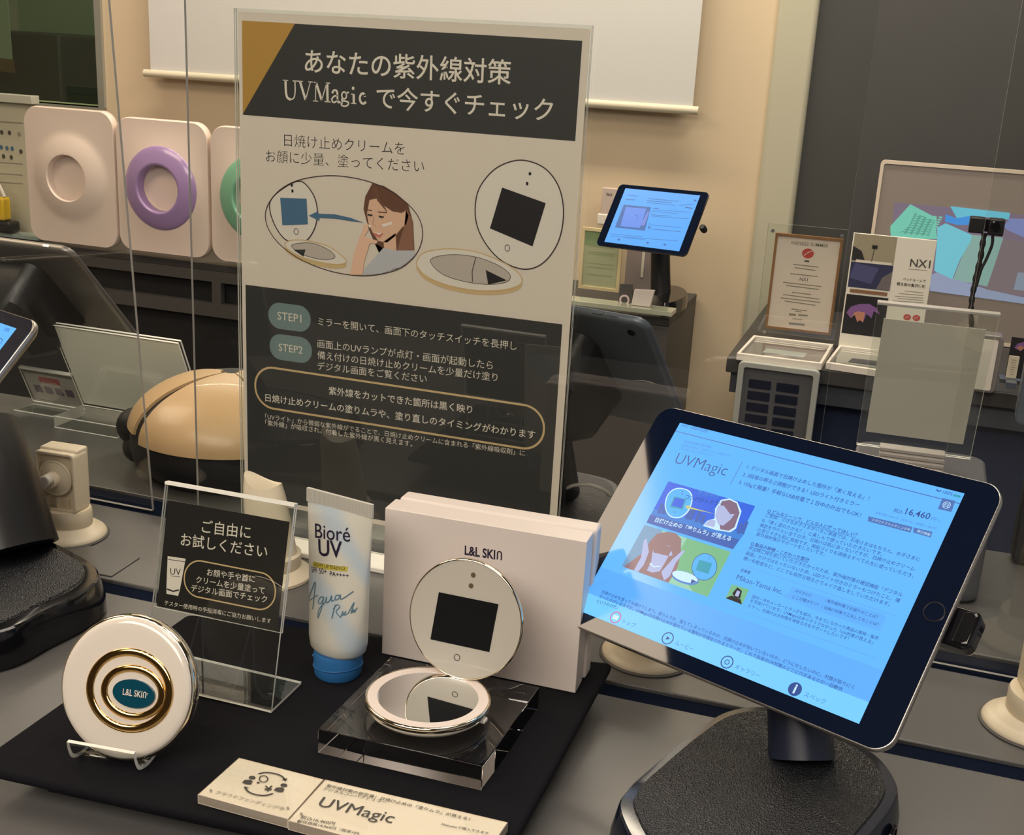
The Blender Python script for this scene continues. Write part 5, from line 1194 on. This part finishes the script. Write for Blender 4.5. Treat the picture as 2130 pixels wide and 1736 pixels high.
sm = [(v.x, v.y) for v in cat([(x, y, 0) for x, y in o_], 6, True)]
obj('base', loft(NB(), [[(x*1.04, y*1.04, 0.001) for x, y in sm], [(x*1.04, y*1.04, 0.020) for x, y in sm], [(x, y, 0.036) for x, y in sm]]), blk_gloss, t, smooth=True, ang=50)
tm = t.matrix_basis; loc_ = Vector(t.location)
nf, nt_ = at(*fz(850, 1010), y=3.14), at(*fz(840, 640), y=3.14)
nt2 = MF @ Vector((0.01, -0.02, -0.03))
obj('neck', tube(NB(), [Vector((nf.x, 3.14, CZ2+0.03))-loc_, Vector((nt_.x, 3.14, nt_.z-0.0))-loc_, nt2-loc_], [0.027, 0.025, 0.022], 24), blk_sat, t, smooth=True)
# frames and boxes on that counter
def flat(name, label, catg, pts, y, m, th=0.01, conv=fz, zmin=None, **k):
    q = [at(*conv(*p), y=y) for p in pts]; cx_ = sum(v.x for v in q)/len(q); zb_ = min(v.z for v in q) if zmin is None else zmin
    M = frame((cx_, y, zb_), (1, 0, 0), (0, 0, 1)); r = root(name, label, catg, M)
    loc = [(v.x-cx_, v.z-zb_) for v in q]
    return r, M, loc
r, M, q = flat('framed_leaflet', 'pale green leaflet in a gold-edged frame left of the small tablet', 'frame', [(165, 490), (520, 520), (455, 1075), (75, 1030)], 3.08, None)
x0_, x1_ = (q[0][0]+q[3][0])/2, (q[1][0]+q[2][0])/2; y0_, y1_ = (q[2][1]+q[3][1])/2, (q[0][1]+q[1][1])/2
obj('frame', prism(NB(), [(x0_, y0_), (x1_, y0_), (x1_, y1_), (x0_, y1_)], -0.008, 0.004, hole=[(x0_+.008, y0_+.008), (x1_-.008, y0_+.008), (x1_-.008, y1_-.008), (x0_+.008, y1_-.008)]), mat('pale_gold_frame', (0.72, 0.60, 0.36), 0.3), r)
obj('leaflet', box(NB(), x0_+.006, x1_-.006, y0_+.006, y1_-.006, -0.006, 0.0), mat('pale_green_paper', (0.42, 0.44, 0.28), 0.5), r)
R = Print(M, r, 0.0, 0.0004, fz)
R.poly('leaflet_print', mat('leaf_green_ink', (0.24, 0.33, 0.16), 0.5), [(x0_+.01, y1_-.045), (x1_-.01, y1_-.045), (x1_-.01, y1_-.01), (x0_+.01, y1_-.01)], 1, px=False)
for yy in (0.07, 0.06, 0.095, 0.10, 0.115, 0.04): R.line('leaflet_print', mat('leaf_green_ink', (0, 0, 0)), [(x0_+.02, y0_+yy), (x1_-.02, y0_+yy)], 0.0015, 1, px=False)
c_ = ((x0_+x1_)/2+0.03, y0_+0.14); R.poly('blue_spot_print', mat('pale_blue_ink', (0.20, 0.28, 0.33), 0.5), ell(*c_, 0.009, 0.010, 16), 1, px=False); R.poly('yellow_spot_print', mat('ochre_ink', (0.45, 0.36, 0.12), 0.5), ell(c_[0]-0.025, c_[1]+0.006, 0.01, 0.006, 16), 1, px=False)
R.done()
r, M, q = flat('grey_product_box', 'mauve-grey product box standing behind the neck of the small tablet stand', 'box', [(540, 670), (790, 680), (785, 1000), (500, 985)], 3.22, None)
obj('carton', box(NB(), q[0][0], q[1][0], -0.02, q[0][1], -0.02, 0.0), mat('mauve_grey_board', (0.30, 0.25, 0.24), 0.5), r, bev=0.002)
obj('pale_stripe', box(NB(), 0.005, 0.012, 0.02, q[0][1], 0.0, 0.001), ink_cream, r); obj('dark_mark', prism(NB(), [(-0.045, 0.115), (-0.02, 0.122), (0.0, 0.115), (-0.015, 0.110)], 0.0, 0.001), ink_dark, r)
r, M, q = flat('small_mauve_box', 'pale mauve small box stacked behind the top left of the small tablet', 'box', [(318, 130), (420, 130), (420, 365), (300, 365)], 3.30, None)
obj('carton', box(NB(), q[3][0], q[3][0]+0.10, 0, q[0][1], -0.02, 0.0), mat('pale_mauve_board', (0.58, 0.47, 0.42), 0.5), r, bev=0.002)
R = Print(M, r, 0.0, 0.0004, fz); R.text(k_, 'lact', (352, 200), (405, 207), 1, 0.01); R.done()
obj('support', box(NB(), q[3][0]-0.008, q[3][0]+0.08, -0.03, 0, -0.02, 0.004), white_pl, r, bev=0.003)
obj('stem', box(NB(), q[3][0]+0.02, q[3][0]+0.05, CZ2-M.translation.z+0.001, -0.03, -0.018, -0.008), clear('stem_acrylic'), r)
# glass plate with ring and white card
r, M, q = flat('glass_plate', 'pale green glass plate on the counter front holding a ring and a white card', 'shelf', [(70, 1200), (955, 1275), (930, 1310), (70, 1240)], 2.945, None)
obj('plate', box(NB(), q[0][0]-0.05, q[1][0], 0.018, 0.030, -0.04, 0.02), mat('pale_jade_glass', (0.50, 0.52, 0.40), 0.1, coat=0.5), r, bev=0.001)
zp = M.translation.z+0.031
r, M, q = flat('white_pad_box', 'small blank white box on the glass plate before the small tablet stand', 'box', [(600, 1055), (780, 1065), (740, 1270), (570, 1255)], 2.95, None, zmin=zp)
obj('carton', hexa(NB(), [(q[3][0], 0, -0.015), (q[2][0], 0, -0.015), (q[1][0], q[1][1], -0.02), (q[0][0], q[0][1], -0.02)], [(q[3][0], 0, 0.0), (q[2][0], 0, 0.0), (q[1][0], q[1][1], -0.008), (q[0][0], q[0][1], -0.008)]), box_w, r, bev=0.001)
r, M, q = flat('ring_card', 'dark card with a white and pink ring beside the small white box', 'card', [(480, 1000), (590, 1005), (575, 1240), (455, 1225)], 2.975, None, zmin=zp)
obj('card', prism(NB(), [(q[3][0], 0), (q[2][0], 0), (q[1][0], q[1][1]), (q[0][0], q[0][1])], -0.004, 0.0), mat('grey_card_dark', (0.09, 0.085, 0.085), 0.5), r)
c_ = on(M, *fz(518, 1143)); obj('ring', prism(NB(), ell(*c_, 0.0135, 0.0135, 40), 0.0, 0.004, hole=ell(*c_, 0.0085, 0.0085, 40)), mat('pinkish_white', (0.72, 0.58, 0.60), 0.4), r, bev=0.001)

# ---------- right back shelf
sxl = at(1512, 742, z=CZ2).x; syf = at(1512, 742, z=CZ2).y
t = root('side_shelf_counter', 'dark shelf counter with navy cloth front at the right of the cream wall', 'counter', loc=(sxl, syf, CZ2))
obj('worktop', prism(NB(), [(0, 0), (1.6, 0.0), (1.6, WY-syf-0.03), (0.0, WY-syf-0.03)], -0.035, 0), dark_unit, t, bev=0.003)
obj('fascia', box(NB(), 0.01, 1.59, 0.02, 0.04, -0.085, -0.0355), mat('slate_fascia', (0.05, 0.055, 0.07), 0.5), t)
obj('navy_front', box(NB(), 0.04, 1.59, 0.08, 0.10, FLOOR-CZ2, -0.036), navy_m, t)
def gp(*p): return [gz(*a) for a in p]
def tray(label, pts, cols):
    q = [at(*gz(*p), z=CZ2+0.014) for p in pts]; M = Matrix.Translation((q[3].x, q[3].y, CZ2)); r = root('framed_tray', label, 'tray', M)
    out_ = [(v.x-q[3].x, v.y-q[3].y) for v in (q[3], q[2], q[1], q[0])]; cx_ = sum(p[0] for p in out_)/4; cy_ = sum(p[1] for p in out_)/4
    inn = [(cx_+(x-cx_)*0.93, cy_+(y-cy_)*0.90) for x, y in out_]
    obj('frame', prism(NB(), out_, 0.0005, 0.016, hole=inn), white_pl, r, bev=0.001); obj('picture', prism(NB(), inn, 0.001, 0.010), mat(cols[0], cols[1], 0.12, coat=0.8), r)
    obj('inlay', prism(NB(), [(cx_+(x-cx_)*0.5, cy_-0.02+(y-cy_)*0.22) for x, y in out_], 0.010, 0.0106), mat(cols[2], cols[3], 0.3), r)
    for k in range(2): obj('rule', prism(NB(), [(cx_+(x-cx_)*0.85, cy_+0.06+0.02*k+(y-cy_)*0.02) for x, y in out_], 0.010, 0.0106), ink_cream, r)
    return r
tray('white-framed glass tray at the end corner of the side shelf', [(225, 862), (780, 925), (700, 1060), (108, 988)], ('tray_grey', (0.17, 0.16, 0.155), 'tray_pale', (0.33, 0.36, 0.33)))
tray('white-framed glass tray beneath the bedroom advert, beside the first tray', [(820, 930), (1330, 985), (1250, 1130), (728, 1052)], ('tray_green', (0.20, 0.21, 0.18), 'tray_blk', (0.03, 0.035, 0.05)))
# certificate
r, M, q = flat('award_certificate', 'award certificate with brown frame and red seal on the side shelf', 'certificate', [(390, 150), (868, 190), (745, 850), (292, 812)], 2.88, None, conv=gz)
x0_, x1_ = (q[0][0]+q[3][0])/2, (q[1][0]+q[2][0])/2; y0_, y1_ = (q[2][1]+q[3][1])/2, (q[0][1]+q[1][1])/2
obj('frame', prism(NB(), [(x0_, y0_), (x1_, y0_), (x1_, y1_), (x0_, y1_)], -0.008, 0.003, hole=[(x0_+.006, y0_+.006), (x1_-.006, y0_+.006), (x1_-.006, y1_-.006), (x0_+.006, y1_-.006)]), mat('brown_frame', (0.30, 0.15, 0.065), 0.4), r)
obj('paper', box(NB(), x0_+.005, x1_-.005, y0_+.005, y1_-.005, -0.006, 0.0), mat('certificate_paper', (0.78, 0.66, 0.58), 0.6), r)
R = Print(M, r, 0.0, 0.0004, gz)
red_m = mat('seal_red', (0.55, 0.07, 0.06), 0.5)
def tline(tx, a, b, m=k_, off=0.0): R.text(m, tx, a, b, 2, off)
tline('VGP2022 SUMMER', (482, 225), (745, 248), g, 0.01)
c_ = R.L((603, 290)); R.poly('red_seal', red_m, ell(*c_, 0.0135, 0.0115, 24), 1, px=False); R.line('lettering', ink_cream, [(575, 305), (600, 285), (640, 270)], 0.0015, 3)
R.line('small_print', k_, [(578, 342), (612, 345)], 0.004, 1)
for a_, b_ in (((500, 365), (675, 385)), ((510, 388), (655, 408)), ((480, 430), (670, 450)), ((430, 490), (695, 520)), ((450, 512), (680, 540)), ((492, 560), (625, 575)), ((430, 575), (685, 608)), ((415, 598), (690, 630)), ((440, 620), (655, 650)), ((488, 675), (595, 688)), ((515, 690), (560, 696)), ((495, 742), (565, 750))):
    R.line('small_print', g, [a_, b_], 0.0022, 1)
tline('NX1', (545, 478), (600, 484), k_, 0.0); R.line('small_print', g, [(472, 712), (520, 716)], 0.005, 1); R.line('small_print', g, [(535, 717), (602, 722)], 0.004, 1); R.line('small_print', g, [(470, 775), (580, 786)], 0.005, 1)
R.done()
yC = 2.865; q = [at(*gz(*p), y=yC) for p in ((330, 78), (882, 125), (770, 870), (222, 832))]
t = root('acrylic_cover', 'large clear acrylic sheet standing in front of the award certificate', 'sign holder', frame((q[0].x, yC, CZ2+0.001), (1, 0, 0), (0, 0, 1)))
xw = (q[1].x-q[0].x); sheet('sheet', [(0, 0), (xw, 0), (xw, q[0].z-CZ2), (0, q[0].z-CZ2)], -0.002, 0.002, t, me=mat('far_acrylic_edge', (0.30, 0.29, 0.26), 0.3))
for x_, z_ in ((0.012, q[0].z-CZ2-0.018), (xw-0.012, q[0].z-CZ2-0.014), (0.02, 0.02)): obj('stud', prism(NB(), ell(x_, z_, 0.004, 0.004, 16), 0.0, 0.006), alu, t)
# NX1 advert
r, M, q = flat('bedroom_advert_sign', 'upright advert sign with bedroom photo, purple flame picture and NX1 panel', 'sign', [(930, 150), (1500, 198), (1400, 900), (812, 905)], 2.84, None, conv=gz, zmin=CZ2+0.001)
hN = q[0][1]; xl_, xr_ = q[0][0], q[1][0]
R = Print(M, r, 0.0, 0.0004, gz)
obj('backing', box(NB(), xl_-0.003, xr_, 0.0, hN+0.001, -0.006, 0.0), paper_card, r, bev=0.001)
xs = R.L((1225, 180))[0]-0.0; zz1 = R.L((1080, 345))[1]; zz2 = R.L((1000, 575))[1]; zz3 = R.L((950, 855))[1]
RP = lambda nm, m, a, b, c, d, l=1: R.poly(nm, m, [(a, c), (b, c), (b, d), (a, d)], l, px=False)
RP('bedroom_photo', mat('photo_wall', (0.34, 0.30, 0.20), 0.5), xl_, xs, zz1-0.005, hN); RP('bedroom_photo', mat('photo_navy', (0.030, 0.034, 0.09), 0.5), xl_, xs, zz2+0.014, zz1-0.006, 2)
R.poly('bedroom_photo', mat('photo_grey', (0.16, 0.14, 0.14), 0.5), [(xs-0.03, zz2+0.015), (xs, zz2+0.015), (xs, zz1-0.02), (xs-0.02, zz1-0.035)], 3, px=False)
R.poly('bedroom_photo', mat('photo_blue', (0.07, 0.075, 0.19), 0.5), [(xl_, zz2+0.035), (xl_+0.05, zz2+0.025), (xs-0.03, zz1-0.015), (xl_+0.01, zz1-0.008)], 3, px=False)
R.poly('bedroom_photo', mat('photo_dark', (0.02, 0.02, 0.02), 0.5), [(xl_, zz1-0.002), (xl_+0.03, zz1-0.002), (xl_+0.02, zz1+0.02), (xl_, zz1+0.03)], 3, px=False)
RP('bedroom_photo', ink_cream, xl_+0.01, xs-0.004, zz1-0.006, zz1, 4)
c_ = R.L((1068, 245)); RP('bedroom_photo', ink_blk, c_[0]-0.006, c_[0]+0.006, c_[1]-0.004, c_[1]+0.004, 4); R.line('bedroom_photo', ink_blk, [(c_[0], c_[1]), (c_[0]-0.003, c_[1]-0.035)], 0.0012, 4, px=False)
RP('bedroom_photo', mat('photo_brown', (0.24, 0.12, 0.06), 0.5), xl_+0.006, xs-0.004, zz2+0.002, zz2+0.010, 4)
RP('flame_photo', ink_blk, xl_, xs+0.0, zz3, zz2-0.003, 1)
pts = [(870, 700), (900, 660), (960, 640), (1030, 640), (1080, 670), (1105, 715), (1060, 690), (1045, 740), (1010, 710), (985, 770), (960, 750), (945, 768), (925, 710), (900, 740)]
R.poly('flame_photo', mat('flame_purple', (0.22, 0.10, 0.30), 0.5), pts, 2)
R.poly('flame_photo', mat('flame_orange', (0.50, 0.22, 0.14), 0.5), [(900, 738), (925, 700), (950, 690), (1000, 700), (985, 768), (962, 752), (947, 766), (928, 715)], 3)
R.text(k_, 'NX1', (1310, 380), (1450, 392), 2, 0.01); R.text(k_, 'ベッドルームで', (1262, 475), (1420, 490), 2, 0.01); R.text(k_, '眠る前の贅沢体験', (1220, 508), (1418, 530), 2, 0.02)
R.line('small_print', g, [(1302, 398), (1430, 408)], 0.0012, 1)
for yy, x_ in ((550, 1275), (568, 1235), (586, 1205), (602, 1225), (618, 1190), (632, 1260)): R.line('small_print', g, [(x_, yy), (1405, yy+14)], 0.0014, 1)
for p in ((1292, 733), (1356, 738)):
    c_ = R.L(p); R.poly('red_seal', red_m, ell(*c_, 0.0085, 0.0072, 20), 1, px=False); R.line('small_print', ink_cream, [(p[0]-15, p[1]+6), (p[0]+10, p[1]-8)], 0.001, 3)
R.done()
# portable projection screen with picture
yS = 3.12; a_, b_ = at(1822, 333, y=yS), at(1795, 680, y=yS)
xS = (a_.x+b_.x)/2; wS_ = 1.0
t = root('framed_projection_screen', 'white-framed projection screen with a mint and blue abstract picture on the side shelf', 'projection screen', frame((xS, yS, CZ2+0.002), (1, 0, 0), (0, 0, 1)))
MPS = frame((xS, yS, CZ2+0.002), (1, 0, 0), (0, 0, 1)); hS_ = a_.z-CZ2
obj('frame', prism(NB(), rr(0, wS_, 0, hS_, 0.01), -0.015, 0.003, hole=rr(0.008, wS_-0.008, 0.008, hS_-0.008, 0.006)), mat('cream_frame', (0.70, 0.60, 0.48), 0.35), t)
obj('surface', box(NB(), 0.006, wS_-0.006, 0.006, hS_-0.006, -0.008, 0.0), mat('grey_beige_screen', (0.27, 0.23, 0.205), 0.7), t)
z9 = lambda x, y: (1700+x*0.27653, y*0.27653)
R = Print(MPS, t, 0.0, 0.0005, gz)
pj = lambda n, c: emis('projected_'+n, lin(c), 0.75)
k9 = lambda x, y: tuple((c - o)/s_ for c, o in zip(z9(x, y), (1500, 440)))
R.poly('projected_picture', pj('lilac', (128, 112, 128)), [k9(580, 1520), (2500, 60), (2500, 690), (2103, 640), (1450, 550), (1190, 560), k9(570, 1640)], 1)
R.poly('projected_picture', pj('pale_blue', (150, 160, 185)), [(1450, 440), (1500, 420), (1640, 470), (1850, 540), (2300, 640), (2500, 700), (2103, 640), (1450, 550)], 2)
R.poly('projected_picture', pj('mint', (122, 205, 180)), [k9(700, 1535), k9(550, 1700), (1175, 130), (1180, 185), (1500, 190), (1490, 100), k9(900, 1640)], 3)
R.poly('projected_picture', pj('teal_key', (95, 165, 145)), [k9(735, 1600), k9(690, 1700), (1235, 150), (1440, 170), (1475, 85), k9(890, 1660)], 4)
for k in range(9):
    for j in range(6):
        bx_, by_ = 1255+j*40-k*6+k*8, 150-k*17-0*j
        bx_ = 1245+j*40+k*8; by_ = 150+j*4-k*16
        R.poly('projected_keys', pj('mint', (0, 0, 0)), [(bx_, by_), (bx_+24, by_+4), (bx_+30, by_-6), (bx_+6, by_-10)], 5)
R.poly('projected_picture', pj('aqua', (120, 200, 215)), [(1500, 110), (1560, 80), (1740, 160), (1735, 200), (1660, 330), (1605, 468), (1480, 410), (1500, 200)], 4)
R.poly('projected_picture', pj('pale_green', (140, 175, 165)), [(1740, 160), (1960, 180), (1850, 520), (1610, 470), (1665, 330)], 3)
R.poly('projected_picture', pj('bright_blue', (75, 150, 225)), [k9(965, 1610), k9(1050, 1640), k9(1160, 1620), k9(1180, 1690), k9(1050, 1690), k9(960, 1665)], 5)
R.poly('projected_picture', pj('sky', (110, 195, 215)), [k9(1000, 1550), k9(1450, 1600), k9(1440, 1650), k9(1160, 1620), k9(1050, 1640)], 6)
R.poly('projected_picture', pj('lilac_blue', (130, 140, 190)), [k9(1450, 1640), (2300, 60), (2300, 260), (1990, 130), (1960, 100)], 5)
R.poly('projected_picture', pj('rose_grey', (130, 115, 118)), [(1960, 190), (2300, 230), (2300, 620), (1840, 540)], 4)
R.poly('projected_picture', pj('light_square', (140, 150, 165)), [(2060, 420), (2300, 440), (2300, 570), (2030, 540)], 5)
R.done()
# camera on flexible stand
yT = 2.80; hd = [at(*gz(*p), y=yT) for p in ((1735, 30), (1978, 60), (1950, 162), (1716, 130))]
fx = at(*gz(1745, 790), y=yT)
t = root('camera_on_tripod', 'small black camera on a twisted black flexible stand before the projection picture', 'camera', frame((fx.x, yT, CZ2), (1, 0, 0), (0, 0, 1)))
MK = frame((fx.x, yT, CZ2), (1, 0, 0), (0, 0, 1))
tl_ = lambda p, w=0.0: on(MK, *gz(*p), w)
a_, b_ = tl_((1722, 85)), tl_((1965, 108))
ct = ((a_[0]+b_[0])/2, (a_[1]+b_[1])/2); w2 = (b_[0]-a_[0])/2
o = obj('camera_body', box(box(NB(), -w2, -0.004, -0.017, 0.017, -0.014, 0.014), 0.004, w2, -0.019, 0.017, -0.014, 0.014), blk_sat, t, bev=0.003); o.location = (*ct, 0)
o = obj('camera_bridge', box(NB(), -0.006, 0.006, -0.012, 0.014, -0.01, 0.01), blk_gloss, t); o.location = (*ct, 0)
o = obj('camera_lens', lathe(NB(), [(0.011, 0), (0.011, 0.01), (0.008, 0.011)], 24), blk_gloss, t); o.location = (ct[0]+w2*0.5, ct[1]+0.004, 0.014)
leg_pts = [tl_(p) for p in ((1830, 150), (1815, 230), (1800, 330), (1775, 430), (1755, 530), (1740, 620), (1735, 700), (1740, 800))]
obj('flexible_leg', tube(NB(), [tuple(v) for v in cat([(x, y, 0) for x, y in leg_pts], 5)], [0.0065 if k % 4 < 2 else 0.0050 for k in range(36)], 12), blk_mat, t, smooth=True)
leg_pts = [tl_(p) for p in ((1885, 165), (1880, 230), (1840, 330), (1805, 400), (1770, 520))]
obj('support_cable', tube(NB(), [tuple(v) for v in cat([(x, y, 0.006) for x, y in leg_pts], 5)], 0.0032, 10), blk_mat, t, smooth=True)
obj('foot', prism(NB(), [(-0.022, 0.001), (0.045, 0.001), (0.05, 0.018), (0.03, 0.03), (-0.02, 0.034)], -0.03, 0.03), blk_sat, t, bev=0.004)
# right small items on shelf
r, M, q = flat('clear_device_case', 'small grey see-through device box behind the clear card stand', 'device', [(1820, 850), (1975, 858), (1960, 1020), (1800, 1010)], 2.62, None, conv=gz)
zz = CZ2+0.001-M.translation.z
obj('case', prism(NB(), rr(q[3][0]-0.02, q[1][0], zz, q[0][1], 0.012), -0.04, 0.0), mat('smoky_grey_plastic', (0.22, 0.20, 0.19), 0.2, coat=0.5), r, bev=0.003)
obj('white_insert', prism(NB(), rr(q[3][0]-0.005, q[3][0]+0.03, zz+0.006, q[0][1]-0.01, 0.004), 0.0, 0.002), white_pl, r); obj('green_insert', prism(NB(), rr(q[3][0]-0.012, q[3][0]-0.002, zz+0.006, q[0][1]-0.02, 0.002), 0.0, 0.002), mat('pale_lime', (0.42, 0.50, 0.30), 0.4), r)
M_ = None
r, M, q = flat('white_text_card', 'tiny white text card near the end of the side shelf front, on a clear foot', 'card', [(1985, 998), (2075, 1005), (2060, 1160), (1975, 1148)], 2.60, None, conv=gz)
obj('card', box(NB(), q[3][0], q[1][0], 0.0, q[0][1], -0.004, 0.0), mat('ivory_card', (0.62, 0.55, 0.42), 0.5), r)
R = Print(M, r, 0.0, 0.0005, gz)
for k in range(7): R.line('small_print', g, [(q[3][0]+0.006, q[0][1]-0.008-0.005*k), (q[1][0]-0.005, q[0][1]-0.008-0.005*k)], 0.0012, 1, px=False)
R.done(); obj('clear_foot', box(NB(), q[3][0]-0.012, q[1][0]+0.01, -0.008, 0.0, -0.02, 0.02), clear('foot_acrylic', (0.7, 0.7, 0.7)), r)
obj('bracket', box(NB(), -0.01, 0.01, -0.012, -0.0, -0.0, 0.045), alu_dark, r)
r, M, q = flat('flame_postcard', 'tiny black postcard with a purple flame at the photo edge on the side shelf', 'card', [(2010, 870), (2200, 880), (2200, 1000), (2000, 985)], 2.80, None, conv=gz, zmin=CZ2+0.001)
obj('card', box(NB(), q[3][0], q[1][0], 0.0, q[0][1], -0.004, 0.0), ink_blk, r)
R = Print(M, r, 0.0, 0.0005, gz); R.poly('flame_picture', mat('flame_purple', (0, 0, 0)), [(2035, 945), (2060, 915), (2100, 905), (2160, 930), (2140, 960), (2100, 950), (2080, 970)], 1); R.poly('flame_picture', mat('flame_orange', (0, 0, 0)), [(2050, 945), (2080, 930), (2110, 945), (2080, 965)], 2); R.done()
# slatted frame in front of the shelf
yV = syf-0.03; q = [at(*gz(*p), y=yV) for p in ((122, 1035), (688, 1110), (80, 1440), (618, 1640))]
x0_, x1_ = q[2].x, q[1].x; x0_ = (q[0].x+q[2].x)/2; x1_ = (q[1].x+q[3].x)/2; zt_ = (q[0].z+q[1].z)/2
t = root('slatted_panel', 'upright white-framed panel with two columns of dark slots below the side shelf', 'panel', frame((x0_, yV, zt_-0.62), (1, 0, 0), (0, 0, 1)))
wv_ = x1_-x0_; hv_ = 0.62
obj('outer_frame', prism(NB(), rr(0, wv_, 0, hv_, 0.012), -0.022, 0.0, hole=rr(0.013, wv_-0.013, 0.013, hv_-0.013, 0.006)), mat('grey_white_frame', (0.42, 0.43, 0.40), 0.4), t, bev=0.002)
obj('back_plate', box(NB(), 0.012, wv_-0.012, 0.012, hv_-0.012, -0.02, -0.010), mat('slate_plate', (0.095, 0.095, 0.105), 0.5), t)
cw = (wv_-0.013*2-0.045)/2
bm = NB()
for k in range(21):
    z1_ = hv_-0.040-k*0.0268
    if z1_ < 0.04: break
    for j in range(2):
        xa2 = 0.026+j*(cw+0.008); prism(bm, rr(xa2, xa2+cw-0.004, z1_-0.0195, z1_, 0.002, 3), -0.0105, -0.0085)
obj('slots', bm, mat('slot_dark_navy', (0.014, 0.017, 0.035), 0.25), t)
obj('support', box(NB(), 0.02, wv_-0.02, FLOOR-(zt_-0.62), 0.0, -0.04, -0.01), dark_unit, t)
# hook on the navy front
t = tag(obj('cable_hook', tube(NB(), [tuple(v) for v in cat([at(*gz(*p), y=2.72) for p in ((1985, 1330), (1965, 1335), (1955, 1350), (1958, 1390))], 6)], 0.002, 8), white_pl, smooth=True), 'thin pale cable end hanging on the navy shelf front', 'cable')

# ================================================================== prints and trims belong to the part that carries them
HOSTS = {'printed_poster': 'paper', 'display_tablet': 'display', 'gift_box': 'lid', 'tester_card': 'card', 'price_plate': 'paper', 'sunscreen_tube': 'tube_body',
         'award_certificate': 'paper', 'bedroom_advert_sign': 'backing', 'framed_leaflet': 'leaflet', 'small_label_card': 'card', 'framed_projection_screen': 'surface', 'product_blister': 'backing'}
KEEP = {'body', 'front_glass', 'frame', 'base', 'inner_neck', 'acrylic_plate', 'cap', 'cap_lip', 'cap_notch', 'crimp', 'home_button', 'home_button_ring', 'side_buttons', 'camera_lens', 'button', 'side_knob', 'glass_cover'}
for r in [o for o in COL.objects if o.parent is None and o.name.split('.')[0] in HOSTS]:
    kids = list(r.children); host = next((k for k in kids if k.name.split('.')[0] == HOSTS[r.name.split('.')[0]]), None)
    if host is None: continue
    for k in kids:
        if k is not host and k.name.split('.')[0] not in KEEP: k.parent = host
def nest(root_, host, names):
    for r in [o for o in COL.objects if o.parent is None and o.name.split('.')[0] == root_]:
        kids = list(r.children); h = next((k for k in kids if k.name.split('.')[0] == host), None)
        if h is None: continue
        for k in kids:
            if k.name.split('.')[0] in names and k is not h:
                m_ = h.matrix_basis.inverted() @ k.matrix_basis; k.parent = h; k.matrix_basis = m_
nest('compact_mirror', 'front_shell', ('outer_gold_ring', 'inner_gold_ring', 'teal_badge', 'lettering'))
nest('compact_mirror', 'lid', ('lid_rim', 'lid_face', 'lid_display', 'sensor', 'touch_button'))
nest('compact_mirror', 'base_shell', ('base_rim', 'light_ring', 'mirror', 'latch_tab'))
nest('tablet_stand', 'base', ('textured_top', 'embossed_logo', 'side_port'))
nest('knob_gadget', 'housing_frame', ('housing_back', 'rib')); nest('knob_gadget', 'dial', ('lever',))
nest('domed_massager', 'body', ('side_pad',))
